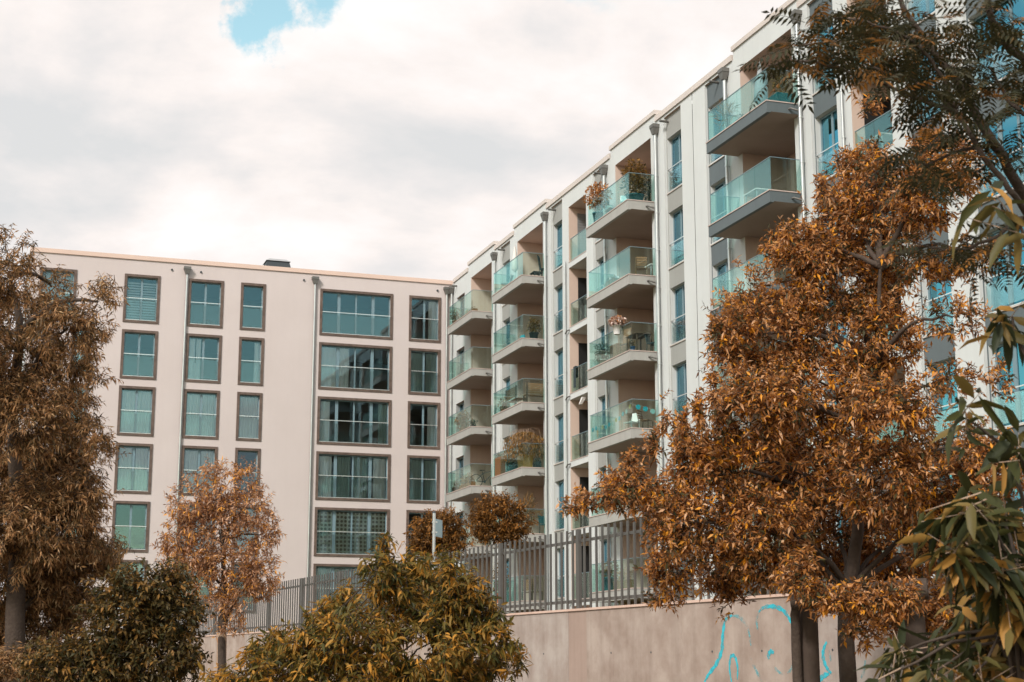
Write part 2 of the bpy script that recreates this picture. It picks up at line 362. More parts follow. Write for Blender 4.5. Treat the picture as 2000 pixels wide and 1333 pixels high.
def pattern_mat():
    m = bpy.data.materials.new('curtain_pattern'); m.use_nodes = True; N = m.node_tree.nodes; L = m.node_tree.links; b = N['Principled BSDF']
    tc = N.new('ShaderNodeTexCoord'); mp = N.new('ShaderNodeMapping'); mp.inputs['Scale'].default_value = (1, 0, 1); L.new(tc.outputs['Object'], mp.inputs[0])
    v = N.new('ShaderNodeTexVoronoi'); v.inputs['Scale'].default_value = 4.6; v.inputs['Randomness'].default_value = .12; L.new(mp.outputs[0], v.inputs['Vector'])
    cr = N.new('ShaderNodeValToRGB'); L.new(v.outputs['Distance'], cr.inputs[0]); e = cr.color_ramp.elements
    e[0].position = .20; e[0].color = (.16, .14, .10, 1); e[1].position = .42; e[1].color = (.62, .62, .52, 1); x = e.new(.32); x.color = (.30, .26, .17, 1)
    L.new(cr.outputs[0], b.inputs['Base Color']); b.inputs['Roughness'].default_value = .9; M['curtain_pattern'] = m
pattern_mat()
_cs = [0]
def dress(win, what, x0, z0, w, h, d, n):
    "what hangs behind the panes"
    _cs[0] += 1; s = _cs[0]
    def cur(c0, c1, m, fold=.035, per=.16): put('curtain', mesh_curtain((c1 - c0) * w, h * .97, m, s, fold, per), win, (x0 + c0 * w, d + .03, z0))
    if what == 'white': cur(.02, .98, 'curtain_white')
    elif what == 'sheer': cur(.02, .46, 'curtain_white'); cur(.56, .98, 'curtain_white')
    elif what == 'vertical': cur(.02, .98, 'curtain_white', .045, .10)
    elif what == 'green': cur(.03, .55, 'curtain_green', .05, .3); cur(.60, .97, 'curtain_green', .05, .22)
    elif what == 'greenmix': cur(.02, .2, 'curtain_white', .05); cur(.28, .46, 'curtain_green', .05); cur(.52, .72, 'curtain_green', .05); cur(.8, .98, 'curtain_white', .05, .25)
    elif what == 'left': cur(.0, .24, 'curtain_white', .03, .25); cur(.27, .42, 'curtain_white', .03, .2)
    elif what == 'right': cur(.68, .98, 'curtain_white', .04, .2)
    elif what == 'sides': cur(.02, .16, 'curtain_white', .04, .2); cur(.86, .98, 'curtain_green', .04, .2)
    elif what == 'pattern': cur(.02, .98, 'curtain_pattern', .02, .3)
    elif what == 'blind': put('blind', mesh_blind(w - .1, h - .08), win, (x0 + .05, d + .10, z0 + .04))
    elif what == 'roller': put('blind', mesh_box(w - .08, .02, h * .55, 'blind', 'blind'), win, (x0 + .04, d + .10, z0 + h * .44))
def window(parent, x0, z0, w, h, n, what, surround=True, depth=.16, guard=True, rail_h=1.3, gm='glass'):
    "a French window: part `window` with its frame, panes, sill, guard rail and guard pane below it"
    if surround:
        win = put('window', cached(('s', w, h), lambda: mesh_surround(w, h)), parent, (x0, 0, z0)); ix, iz, iw, ih, fd = .131, .121, w - .262, h - .242, depth
    else:
        win = put('window', cached(('f', w, h, n), lambda: mesh_frame(w, h, n)), parent, (x0, depth, z0)); ix, iz, iw, ih, fd = 0, 0, w, h, 0
    if surround: put('frame', cached(('f', round(iw, 3), round(ih, 3), n), lambda: mesh_frame(iw, ih, n)), win, (ix, fd, iz))
    for a, b in pane_spans(iw, n):
        put('pane', cached(('p', gm, round(b - a, 3), round(ih, 3)), lambda: mesh_box(b - a, .012, ih - .134, gm, 'pane')), win, (ix + a, fd + .03, iz + .067))
    gd = fd - .19 if surround else -.19
    if guard:
        put('guard_rail', cached(('r', round(iw, 3)), lambda: mesh_box(iw - .012, .03, .035, 'rail', 'guard_rail')), win, (ix + .006, gd + .002, rail_h))
        put('guard_pane', cached(('g', round(iw, 3), rail_h), lambda: mesh_box(iw - .06, .012, rail_h - .2, 'guard_glass', 'guard_pane')), win, (ix + .03, gd + .01, .19 if surround else .10))
    put('sill', cached(('i', round(iw, 3)), lambda: mesh_box(iw - .01, .2, .03, 'rail', 'sill')), win, (ix + .005, gd - .012, iz + .004))
    if what: dress(win, what, ix, iz + .03, iw, ih - .06, fd + .07, n)
    return win
def downpipe(parent, a, z0, z1, r=.055, hopper=True, d=-.12):
    p = MB().tube([(0, 0, z0), (0, 0, z1)], r, 10).build('downpipe', 'zinc', parent, (a, d, 0))
    if hopper:
        m = MB(); m.frustum((0, -.02, z1 - .005), (.09, .08), (0, -.02, z1 + .26), (.17, .13)); m.box(-.185, .185, -.165, .125, z1 + .26, z1 + .40); m.build('hopper_head', 'hopper', p)
    z = z0 + 1.5
    while z < z1 - .5:
        MB().tube([(0, 0, z), (0, 0, z + .05)], r + .014, 10).box(-.012, .012, r, -d - .003, z + .01, z + .04).build('clamp', 'zinc', p); z += 1.5
    return p
def shell(root, a0, a1, depth, zt, lo=2.0):
    "what is behind the facade: back and end walls, roof, storey floors and the rooms' rear wall"
    MB().box(a0, a1, depth - .3, depth, lo, zt).build('rear_wall', 'plaster_white', root)
    for e0 in (a0, a1 - .3): MB().box(e0, e0 + .3, .31, depth - .302, lo, zt).build('end_wall', 'plaster_white', root)
    MB().box(a0 + .302, a1 - .302, .36, depth - .302, zt - .35, zt - .12).build('roof', 'roofing', root)
    m = MB()
    for k in range(6): m.box(a0 + .304, a1 - .304, 1.9, 6.0, 19.0 - 3 * k, 19.3 - 3 * k)
    m.box(a0 + .304, a1 - .304, 6.0, 6.2, lo, zt - .4)
    m.build('storey_floor', 'room', root)

# ------------------------------------------------------------------ the house across: pale pink front, brown framed windows
LB = empty('apartment_building', (0, 0, 0))
tag(LB, 'pale pink apartment block with brown framed windows, facing the camera across the yard', 'building')
cols = {'wide0': (-22.32, 1.86, 2), 'slim0': (-20.54, .96, 1), 'a': (-18.03, 1.86, 2), 'b': (-14.68, 1.87, 2), 'c': (-11.89, 1.35, 1), 'w': (-7.54, 4.12, 4), 'e': (-2.49, 1.85, 2)}
LWIN = []
look = {('wide0', 0): 'roller', ('a', 0): 'blind', ('a', 1): None, ('a', 2): 'white', ('a', 3): 'sheer', ('a', 4): None, ('a', 5): 'white', ('b', 0): None, ('b', 1): 'left', ('b', 2): 'vertical', ('b', 3): 'sheer', ('b', 4): 'white', ('b', 5): None,
        ('c', 0): None, ('c', 1): 'right', ('c', 2): 'white', ('c', 3): None, ('c', 4): 'white', ('c', 5): None, ('w', 0): None, ('w', 1): 'left', ('w', 2): 'sides', ('w', 3): 'greenmix', ('w', 4): 'pattern', ('w', 5): 'white',
        ('e', 0): 'right', ('e', 1): 'green', ('e', 2): 'right', ('e', 3): 'green', ('e', 4): None, ('e', 5): 'white'}
for k in range(6):
    for c, (x, w, n) in cols.items():
        if c == 'wide0' and k > 0 or c == 'slim0' and k == 0: continue
        LWIN.append((x, 19.2 - 3 * k, w, 2.6, n, look.get((c, k), 'white' if k % 2 else None)))
wl = MB(); wl.holed(mpL, -22.8, 12.0, 2.0, 22.6, [(x + .13, x + w - .13, z + .12, z + h - .12, .3) for x, z, w, h, n, q in LWIN])
wl.build('wall', 'plaster_pink', LB)
for x, z, w, h, n, q in LWIN: window(LB, x, z, w, h, n, q)
shell(LB, -22.8, 12.0, 12.0, 22.6)
m = MB(); m.box(-22.88, 12.05, -.07, .34, 22.6, 22.83); m.box(-22.88, -22.46, .342, 12.05, 22.6, 22.83); m.build('coping', 'coping_peach', LB)
for a in (-14.80, -7.86, -.33): downpipe(LB, a, 2.3, 22.0)
for a in (-15.6, -14.06, -8.47, -.86): MB().tube([(a, -.06, 22.2), (a, .05, 22.2)], .055, 10).build('overflow_spout', 'frame_dark', LB)
m = MB(); m.box(-10.1, -8.3, 3.0, 4.4, 22.46, 23.62); m.frustum((-9.35, 3.7, 23.62), (.72, .62), (-9.35, 3.7, 23.98), (.62, .55)); hat = m.build('roof_vent', 'frame_dark', LB)
MB().frustum((-9.35, 3.7, 23.98), (.70, .62), (-9.35, 3.7, 24.14), (.48, .4)).build('vent_lid', 'zinc', hat)
# red flowers and bottles on two sills
# ------------------------------------------------------------------ the long house on the right: white front, balconies
RROT = -math.pi / 2 - .0049
RB = empty('apartment_building', (0, 0, 0), RROT)
tag(RB, 'long white apartment block with glass balconies running from the corner towards the camera', 'building')
RMAT = Matrix.Rotation(RROT, 4, 'Z')
def RW(u, d, z): return tuple(RMAT @ Vector((u, d, z)))
UEND = 56.2
ZF = [19.36 - 3 * k for k in range(6)]
strips = [(8.85, 10.38, 'panel_grey'), (16.45, 17.95, 'panel_grey'), (21.8, 23.36, 'panel_grey'), (29.42, 31.0, 'panel_grey'), (33.13, 34.75, 'panel_slate'), (40.8, 42.4, 'panel_slate'), (46.25, 47.85, 'panel_slate'), (49.1, 52.4, 'panel_slate')]
bays = [(3.2, 7.85, 'fascia_grey'), (11.05, 15.8, 'fascia_grey'), (23.9, 28.6, 'fascia_grey'), (35.5, 40.2, 'panel_slate')]
insets = [(18.8, 20.97), (43.25, 45.41)]
JOINT = 32.04
holes = [(a, b, 3.2, 22.52, .10) for a, b, c in strips]
holes += [(a + .5, b - .48, 3.2, 22.14, 1.7) for a, b, c in bays] + [(a, b, 3.2, 21.88, 1.5) for a, b in insets]
cwin = [(1.0, 2.5, z + .02, z + 2.24, .3) for z in ZF]
def hs(lo, hi): return [h for h in holes + cwin if h[0] >= lo and h[1] <= hi]
for lo, hi in ((0, JOINT - .018), (JOINT + .018, UEND)):
    w_ = MB(); H = hs(lo, hi)
    strip_h = [h for h in H if h[4] < 1]; log_h = [h for h in H if h[4] > 1]
    w_.holed(mpL, lo, hi, 2.0, 22.62, H, 0.0, 0, 1)
    w_.box(lo if lo else -.0, lo + .001, .0, .3, 3.0, 22.62, 0) if lo else None
    # reveals of strips belong to the white piers: rebuild them in white 2 mm inside
    for h in strip_h:
        for a in (h[0] + .002, h[1] - .002): w_.quad((a, .001, 3.2), (a, .1 if h[4] < .2 else .3, 3.2), (a, .1 if h[4] < .2 else .3, h[3]), (a, .001, h[3]), 0)
    for h in log_h: w_.quad((h[0], h[4], 3.2), (h[1], h[4], 3.2), (h[1], h[4], h[3]), (h[0], h[4], h[3]), 1)
    w_.build('wall', ['plaster_white', 'plaster_tan'], RB)
MB().box(JOINT - .0175, JOINT + .0175, .03, .06, 2.0, 22.6).build('expansion_joint', 'black', RB)
dr = random.Random(4)
for i, (a, b, pm) in enumerate(strips):
    wn = [(a + .07, b - .07, z + .07, z + 2.28, .24) for z in ZF]
    MB().holed(mpL, a, b, 3.2, 22.52, wn, .10, 0, 1).build('spandrel_panel', [pm, 'plaster_white'], RB)
    for k, (h0, h1, z0, z1, _) in enumerate(wn):
        wide = b - a > 2.5
        q = dr.choice([None, 'right', 'sides', 'white', None, 'green', 'sides'])
        if (i, k) in ((1, 0), (4, 0)): q = 'roller'
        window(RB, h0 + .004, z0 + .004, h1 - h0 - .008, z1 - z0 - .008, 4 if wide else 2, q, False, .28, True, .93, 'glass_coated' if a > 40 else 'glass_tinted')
    MB_ = MB()
    for z in ZF: MB_.box(a + .01, b - .01, .075, .30, z + .035, z + .068)
    for j, z in enumerate(ZF): MB().box(a + .012, b - .012, .06, .33, z + .035, z + .068).build('window_ledge', 'coping_grey', RB)
for h in cwin: window(RB, h[0] + .004, h[2] + .004, h[1] - h[0] - .008, h[3] - h[2] - .008, 2, 'sides', False, .2, True, .93)
shell(RB, 0.0, UEND, 12.0, 22.62)
segs = [(0.35, 3.14), (7.91, 10.99), (15.86, 23.84), (28.66, 35.44), (40.26, UEND)]
for a, b in segs: MB().box(a, b, -.06, .34, 22.62, 22.84).build('coping', 'coping_grey', RB)
for a, b, c in bays:
    bx = MB(); bx.holed(mpL, a, b, 22.62, 22.95, []); bx.box(a + .001, b - .001, .002, 2.2, 22.45, 22.949); bx.build('parapet', 'plaster_white', RB)
    MB().box(a - .05, b + .05, -.06, 2.26, 22.95, 23.13).build('parapet_coping', 'coping_grey', RB)
def balcony(a, b, k, fm):
    z = ZF[k]; s = MB(); u0, u1 = a + .14, b - .08
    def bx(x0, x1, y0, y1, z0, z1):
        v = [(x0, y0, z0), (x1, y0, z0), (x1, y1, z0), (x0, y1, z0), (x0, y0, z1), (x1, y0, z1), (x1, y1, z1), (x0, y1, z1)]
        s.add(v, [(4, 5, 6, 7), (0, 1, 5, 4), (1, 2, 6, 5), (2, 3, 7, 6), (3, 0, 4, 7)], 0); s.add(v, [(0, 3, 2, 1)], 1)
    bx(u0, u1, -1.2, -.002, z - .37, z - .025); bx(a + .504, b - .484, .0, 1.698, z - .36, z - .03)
    s.box(u0 - .02, u1 + .02, -1.225, -.003, z - .025, z + .008, 2)
    s.box(u0, u1, -1.2, -1.06, z - .40, z - .37, 0)           # drip lip under the front edge
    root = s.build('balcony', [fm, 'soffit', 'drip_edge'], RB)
    n = 4; L_ = (u1 - u0 - .10) / n
    for i in range(n): put('glass_panel', cached(('bg', round(L_, 3)), lambda: mesh_box(L_ - .008, .018, 1.09, 'balcony_glass', 'glass_panel')), root, (u0 + .05 + i * L_ + .004, -1.13, z + .012))
    for uu in (u0 + .035, u1 - .055): put('glass_panel', cached('bge', lambda: MB().box(0, .018, 0, 1.07, 0, 1.09).mesh('glass_panel', 'balcony_glass')), root, (uu, -1.105, z + .012))
    MB().box(u0 + .03, u1 - .03, -1.135, -1.108, z + 1.103, z + 1.122).box(u0 + .032, u0 + .058, -1.107, -.01, z + 1.103, z + 1.122).box(u1 - .058, u1 - .032, -1.107, -.01, z + 1.103, z + 1.122).build('top_rail', 'frame_blue', root)
    MB().tube([(u1 - .06, -.42, z - .22), (u1 + .10, -.40, z - .22), (u1 + .17, -.16, z - .30)], .035, 8).build('drain_spout', 'hopper', root)
    # glazed door at the back of the recess
    d = put('balcony_door', cached('bdoor', lambda: mesh_frame(1.75, 2.2, 2)), root, (b - .48 - 1.85, 1.62, z + .01))
    for p0, p1 in pane_spans(1.75, 2): put('pane', cached('bdp', lambda: mesh_box(p1 - p0, .012, 2.066, 'glass', 'pane')), d, (p0, .028, .067))
    MB().box(.03, 1.72, .0715, .074, .03, 2.17).build('dark_room_sheet', 'dark_fabric', d)  # dark sheet stands in for the unlit room behind the panes
for a, b, fm in bays:
    for k in range(6): balcony(a, b, k, fm)
for a, b in insets:
    for k in range(6):
        z = ZF[k] - .07; s = MB()
        s.box(a + .003, b - .003, -.012, 1.498, z - .27, z - .02, 0); s.box(a + .003, b - .003, -.03, .4, z - .02, z + .01, 1)
        root = s.build('balcony', ['plaster_white', 'drip_edge'], RB)
        for i in range(2): put('glass_panel', cached(('ig', round(b - a, 2)), lambda: mesh_box((b - a) / 2 - .03, .018, 1.06, 'balcony_glass', 'glass_panel')), root, (a + .02 + i * (b - a) / 2, .06, z + .02))
        MB().box(a + .02, b - .02, .055, .083, z + 1.08, z + 1.10).build('top_rail', 'frame_blue', root)
        dd = MB(); dd.box(a + .0035, a + .03, .42, 1.4, z + .0105, z + 2.33).build('balcony_door', 'shutter' if k == 0 else 'black', root)  # below the top floor, flat black stands in for a dark room behind glass
        if k == 0:
            m = MB()
            for i in range(18): m.box(a + .031, a + .045, .44, 1.38, z + .05 + i * .125, z + .13 + i * .125)
            m.build('shutter_slat', 'shutter', root)
        if k: MB().tube([(a + .1, -.05, z - .12), (a - .1, -.1, z - .14), (a - .22, -.12, z - .24)], .032, 8).build('drain_spout', 'hopper', root)
for a, z1, hp in ((.35, 22.0, 1), (8.18, 22.0, 1), (15.95, 22.0, 1), (23.42, 22.0, 1), (28.84, 22.02, 1), (35.0, 22.05, 1), (40.32, 22.05, 1)): downpipe(RB, a, 2.3, z1, .062)
for a in (7.95, 15.78, 28.66, 18.5, 42.85): downpipe(RB, a, 2.3, 19.4, .042, False, -.09)
for a in (1.0, 9.25, 16.85, 22.7, 29.65, 34.1): MB().tube([(a, -.28, 22.3), (a, .08, 22.3)], .05, 10).build('overflow_spout', 'hopper', RB)
# wall lamps
for (a, b, fm), k in ((bays[1], 4), (bays[2], 4)):
    MB().tube([(a + .51, .7, ZF[k] + 2.0), (a + .62, .7, ZF[k] + 2.0)], .05, 8).lathe((a + .70, .7, ZF[k] + 1.93), [(.03, 0), (.11, .04), (.12, .1), (.04, .15)]).build('wall_lamp', 'lamp_glass', RB)
MB().frustum((20.2, -.05, ZF[2] - .75), (.05, .06), (20.3, .08, ZF[2] - .45), (.08, .09)).build('wall_lamp', 'white_plastic', RB)

# ------------------------------------------------------------------ retaining wall, its graffiti, the fence on top
WALL = empty('concrete_wall', tuple(W0), WROT)
tag(WALL, 'raw concrete retaining wall with cyan graffiti below the metal fence', 'wall')
SG = -WSIDE                                    # local y towards the camera
def wbox(mb, s0, s1, d0, d1, z0, z1, mi=0):     # d measured away from the camera
    y = sorted((d0 * WSIDE, d1 * WSIDE)); return mb.box(s0, s1, y[0], y[1], z0, z1, mi)
cuts = [S0, wall_s(2060), wall_s(1800), wall_s(1560), wall_s(1330), wall_s(1145), wall_s(1110), wall_s(960), wall_s(800), wall_s(640), wall_s(500), 20, 28, 36, 44, S1]
mats_ = ['concrete', 'concrete', 'concrete_pale', 'concrete', 'concrete', 'concrete_pink', 'concrete_pale', 'concrete', 'concrete_pink', 'concrete', 'concrete_pale', 'concrete', 'concrete', 'concrete', 'concrete']
for i in range(len(cuts) - 1):
    m = MB(); wbox(m, cuts[i] + .002, cuts[i + 1] - .002, .004 if mats_[i] == 'concrete_pink' else 0.0, .27, -.3, WTOP - .035); m.build('panel', mats_[i], WALL)
    m = MB(); wbox(m, cuts[i] + .003, cuts[i + 1] - .003, -.02, .29, WTOP - .033, WTOP); m.build('coping_stone', 'cap_stone', WALL)
# formwork tie holes
for i in range(1, 9):
    for f in (.3, .72):
        s = cuts[i] + (cuts[i + 1] - cuts[i]) * f
        if cuts[i + 1] - cuts[i] > .8:
            m = MB(); y = .004 * SG; m.tube([(s, -.01 * SG, 1.75), (s, y, 1.75)], .014, 8); m.build('tie_hole', 'frame_dark', WALL)
def on_wall(px, py):
    r = FWD + RGT * (px - 1000) / FPX + UPV * (666.5 - py) / FPX
    w0 = wallp(0, 0, 0); t = ((w0 - CAM) @ WNRM) / (r @ WNRM); p = CAM + r * t
    return float((p - W0) @ WDIR), float(p[2])
def stroke(pts, wd, m, depth=.003):
    q = [np.array(on_wall(*p)) for p in pts]; out = []
    for i in range(len(q) - 1):                                    # smooth: Catmull-Rom
        p0, p1, p2, p3 = q[max(i - 1, 0)], q[i], q[i + 1], q[min(i + 2, len(q) - 1)]
        for t in np.linspace(0, 1, 7)[:-1 if i < len(q) - 2 else None]:
            out.append(.5 * ((2 * p1) + (-p0 + p2) * t + (2 * p0 - 5 * p1 + 4 * p2 - p3) * t * t + (-p0 + 3 * p1 - 3 * p2 + p3) * t ** 3))
    mb = MB(); v = []; f = []; n = len(out)
    for i, p in enumerate(out):
        t = out[min(i + 1, n - 1)] - out[max(i - 1, 0)]; t /= np.linalg.norm(t) + 1e-9; nn = np.array((-t[1], t[0]))
        w_ = wd * (.35 + .65 * math.sin(math.pi * min(1, max(0, (i + .6) / n)))) * (1 + .25 * math.sin(i * 1.7))
        for sg in (-1, 1):
            e = p + nn * w_ * sg
            v += [(e[0], depth * SG, e[1]), (e[0], 0.0, e[1])]
    for i in range(n - 1):
        b = 4 * i; f += [(b, b + 2, b + 6, b + 4), (b, b + 4, b + 5, b + 1), (b + 2, b + 3, b + 7, b + 6)]
    mb.add(v, f); return mb.build('graffiti_stroke', m, WALL)
G, GP = 'graffiti', 'graffiti_pale'
stroke([(1376, 1333), (1384, 1318), (1400, 1296), (1410, 1270), (1412, 1240), (1417, 1212), (1430, 1202)], .032, G)
stroke([(1430, 1203), (1444, 1206), (1460, 1225), (1467, 1262)], .022, GP)
stroke([(1467, 1285), (1475, 1306), (1489, 1333)], .02, GP)
stroke([(1429, 1333), (1425, 1305), (1428, 1282), (1436, 1284), (1441, 1305), (1440, 1328)], .022, G)
stroke([(1482, 1196), (1492, 1187), (1510, 1185), (1530, 1193), (1545, 1215), (1549, 1230)], .026, G)
stroke([(1480, 1230), (1478, 1212), (1483, 1196)], .018, GP)
stroke([(1502, 1288), (1501, 1280), (1506, 1273), (1512, 1276)], .03, G)
stroke([(1508, 1298), (1518, 1310), (1530, 1318)], .016, GP); stroke([(1538, 1316), (1545, 1308), (1549, 1296)], .016, GP)
stroke([(1615, 1254), (1609, 1268), (1608, 1285), (1614, 1303), (1624, 1316)], .028, G); stroke([(1620, 1270), (1622, 1285), (1623, 1292)], .014, GP)
stroke([(1600, 1333), (1607, 1322), (1620, 1316)], .03, G)
stroke([(1690, 1290), (1688, 1310), (1682, 1325)], .02, GP)

FENCE = empty('metal_fence', tuple(W0 + np.array([0, 0, WTOP])), WROT)
tag(FENCE, 'brown metal fence of upright flat bars on top of the concrete wall', 'fence')
FH_ = 1.2; BAY = 3.02
bar_me = MB().box(-.02, .02, -.012, .012, .012, FH_).mesh('bar', 'fence_metal')
post_me = MB().box(-.05, .05, -.025, .025, .0, FH_ - .005).mesh('post', 'fence_metal')
yb = .13 * WSIDE
i0, i1 = -3, 13
for i in range(i0, i1 + 1):
    put('post', post_me, FENCE, (i * BAY, yb, 0))
    for j in range(1, 15):
        s = i * BAY + BAY * j / 15
        if i < i1 and -9 < s < 36: put('bar', bar_me, FENCE, (s, yb, 0))
for z in (.10, FH_ - .20):
    for i in range(i0, i1): MB().box(i * BAY + .051, (i + 1) * BAY - .051, yb + .022 * WSIDE - .011, yb + .022 * WSIDE + .011, z, z + .045).build('rail', 'fence_metal', FENCE)

# sign on its galvanised post, in front of the fence
sp = P(848, 1003, 21.5); SIGN = empty('street_sign', (sp[0], sp[1], 0), WROT)
tag(SIGN, 'grey galvanised pole with a small sign seen edge-on in front of the fence', 'sign')
MB().tube([(0, 0, 0), (0, 0, sp[2])], .021, 12).build('pole', 'zinc', SIGN)
MB().lathe((0, 0, sp[2]), [(.022, 0), (.022, .02), (.008, .03)], 10).build('pole_cap', 'frame_dark', SIGN)
toR = math.atan2(RGT[1], RGT[0]) - WROT
MB().box(.03, .33, -.006, .006, sp[2] - .31, sp[2] - .07).build('sign_plate', 'sign_face', SIGN, (0, 0, 0), toR + 1.28)
for z in (sp[2] - .12, sp[2] - .26): MB().tube([(0, 0, z - .012), (0, 0, z + .012)], .029, 10).box(0, .045, -.01, .01, z - .01, z + .01).build('clamp', 'zinc', SIGN, (0, 0, 0), toR)

# ------------------------------------------------------------------ vegetation
def unit(v): return v / (np.linalg.norm(v, axis=-1, keepdims=True) + 1e-9)
def leaf_arrays(base, d, nrm, ln, wd, curl, fine):
    "vertices and triangles of many leaves; fine = with a rib and a bent blade"
    n = len(base); w = unit(np.cross(d, nrm)); nn = np.cross(w, d); L = ln[:, None]; W = (wd * .5)[:, None]; C = curl[:, None]
    dn = np.array([0, 0, -1.0])
    if not fine:
        v = np.stack([base, base + d * L * .42 + w * W + nn * W * .35 + dn * C * L * .1, base + d * L + dn * C * L * .45, base + d * L * .42 - w * W + nn * W * .35 + dn * C * L * .1], 1)
        t = np.array([[0, 1, 2], [0, 2, 3]]); k = 4
    else:
        m1 = base + d * L * .30 + dn * C * L * .06; m2 = base + d * L * .68 + dn * C * L * .26; tip = base + d * L * (1 - .12 * C) + dn * C * L * .62
        v = np.stack([base, m1, m1 + w * W + nn * W * .45, m1 - w * W + nn * W * .45, m2, m2 + w * W * .82 + nn * W * .4, m2 - w * W * .82 + nn * W * .4, tip], 1)
        t = np.array([[0, 1, 2], [0, 3, 1], [1, 4, 5], [1, 5, 2], [1, 3, 6], [1, 6, 4], [4, 7, 5], [4, 6, 7]]); k = 8
    f = (t[None] + (np.arange(n) * k)[:, None, None]).reshape(-1, 3)
    return v.reshape(-1, 3), f, len(t)
def mesh_np(name, v, f, m, tint=None, smooth=False):
    me = bpy.data.meshes.new(name); me.vertices.add(len(v)); me.vertices.foreach_set('co', np.asarray(v, np.float32).ravel())
    me.loops.add(f.size); me.loops.foreach_set('vertex_index', f.astype(np.int32).ravel())
    me.polygons.add(len(f)); me.polygons.foreach_set('loop_start', np.arange(0, f.size, 3, dtype=np.int32))
    me.update(calc_edges=True)
    if smooth: me.polygons.foreach_set('use_smooth', np.ones(len(f), bool))
    if tint is not None:
        a = me.attributes.new('tint', 'FLOAT', 'FACE'); a.data.foreach_set('value', np.asarray(tint, np.float32))
    me.materials.append(M[m]); me.validate(); return me
def leaf_variants(m, wr, curl, fine):
    out = []
    for t in (.08, .3, .5, .65, .8, .95):
        v, f, k = leaf_arrays(np.zeros((1, 3)), np.array([[1., 0, 0]]), np.array([[0, 0, 1.]]), np.array([1.]), np.array([wr]), np.array([curl]), fine)
        out.append(mesh_np('leaf', v, f, m, [t] * k, fine))
    return out
class Foliage:
    "leaves along twigs that fill a set of clumps; clumps are (px, py, rx, ry, density, depth shift) in the photograph at the plant's distance"
    def __init__(s, seed, depth, clumps, leaf, wr, twig, per, dens, up=.25, droop=.3, shell=.5, thick=.85, fine=False, lvar=.35, tint_shift=0.0, gapw=0.0, gapf=0.0):
        r = np.random.default_rng(seed); s.r = r; k = depth / FPX; s.leaf = leaf; s.wr = wr; s.fine = fine; s.centres = []
        B = []; O = []
        for c in clumps:
            px, py, rx, ry = c[:4]; dn = c[4] if len(c) > 4 else 1.0; ds = c[5] if len(c) > 5 else 0.0
            dd = depth + ds; kk = dd / FPX
            ctr = P(px, py, dd); R = np.array([rx * kk, thick * (rx + ry) / 2 * kk, ry * kk]); s.centres.append(ctr)
            n = max(3, int(dens * dn * rx * ry / 1000))
            q = unit(r.normal(size=(n, 3))); rad = r.random(n) ** (1 / 3) * (1 - shell) + shell * r.random(n) ** .25
            rad *= 1 + .18 * r.normal(size=n) * (rad > .7)
            loc = q * rad[:, None] * R
            B.append(ctr + loc[:, :1] * RGT + loc[:, 1:2] * FH + loc[:, 2:] * np.array([0, 0, 1.]))
            O.append(unit(q[:, :1] * RGT + q[:, 1:2] * FH + q[:, 2:] * np.array([0, 0, 1.])))
        B = np.concatenate(B); O = np.concatenate(O)
        if gapf:
            kd = unit(r.normal(size=(9, 3))) * (2 * math.pi / gapw) * r.uniform(.6, 1.7, (9, 1)); ph = r.uniform(0, 6.28, 9)
            nz = np.sin(B @ kd.T + ph).sum(1); ok = nz > np.quantile(nz, gapf); B = B[ok]; O = O[ok]
        n = len(B); s.ntw = n
        td = unit(O * .8 + r.normal(size=(n, 3)) * .45 + np.array([0, 0, up])); tl = twig * (.6 + .8 * r.random(n))
        s.t0 = B - td * tl[:, None] * .5; s.t1 = B + td * tl[:, None] * .5 + np.array([0, 0, -droop * .3]) * tl[:, None]
        f = np.linspace(.05, 1, per)
        base = s.t0[:, None] + (s.t1 - s.t0)[:, None] * f[None, :, None]
        ax = unit(np.cross(td, np.array([.13, .21, .97]))); bx = np.cross(td, ax)
        an = (np.arange(per) * 2.4)[None] + r.random((n, 1)) * 6.28
        side = ax[:, None] * np.cos(an)[..., None] + bx[:, None] * np.sin(an)[..., None]
        d = unit(td[:, None] * .55 + side * .8 + r.normal(size=(n, per, 3)) * .25 + np.array([0, 0, -droop]))
        nr = unit(np.array([0, 0, 1.]) * .8 + side * -.2 + r.normal(size=(n, per, 3)) * .55)
        s.base = base.reshape(-1, 3); s.d = d.reshape(-1, 3); s.n = nr.reshape(-1, 3); N = len(s.base)
        s.ln = leaf * (1 - lvar + 2 * lvar * r.random(N)); s.curl = np.clip(.4 + .5 * r.normal(size=N), -.35, 1.3)
        tw = np.repeat(.22 * r.normal(size=n), per)
        s.tint = np.clip(.47 + tw * 1.15 + .27 * r.normal(size=N) + tint_shift, 0, 1)
        s.out = np.repeat(O, per, 0)
    def keep(s, fn):
        k = fn(s.base); s.base, s.d, s.n, s.ln, s.curl, s.tint, s.out = (x[k] for x in (s.base, s.d, s.n, s.ln, s.curl, s.tint, s.out))
    def build(s, root, m, wood, singles=300, name='crown', twig_r=.004):
        N = len(s.base)
        crown_parent = root
        to = unit(CAM - s.base); score = (s.out * to).sum(1) + .15 * s.r.random(N); single = np.zeros(N, bool)
        if singles: single[np.argsort(-score)[:singles]] = True
        k = ~single
        v, f, per = leaf_arrays(s.base[k], s.d[k], s.n[k], s.ln[k], s.ln[k] * s.wr, s.curl[k], s.fine)
        crown = put(name, mesh_np(name, v, f, m, np.repeat(s.tint[k], per), s.fine), root); crown['kind'] = 'stuff'
        # twigs: three-sided
        n = len(s.t0); t = unit(s.t1 - s.t0); a = unit(np.cross(t, np.array([.31, .2, .93]))); b = np.cross(t, a); R = twig_r
        ring = [a * math.cos(x) + b * math.sin(x) for x in (0, 2.094, 4.189)]
        v = np.stack([s.t0 + q * R for q in ring] + [s.t1 + q * R * .4 for q in ring], 1).reshape(-1, 3)
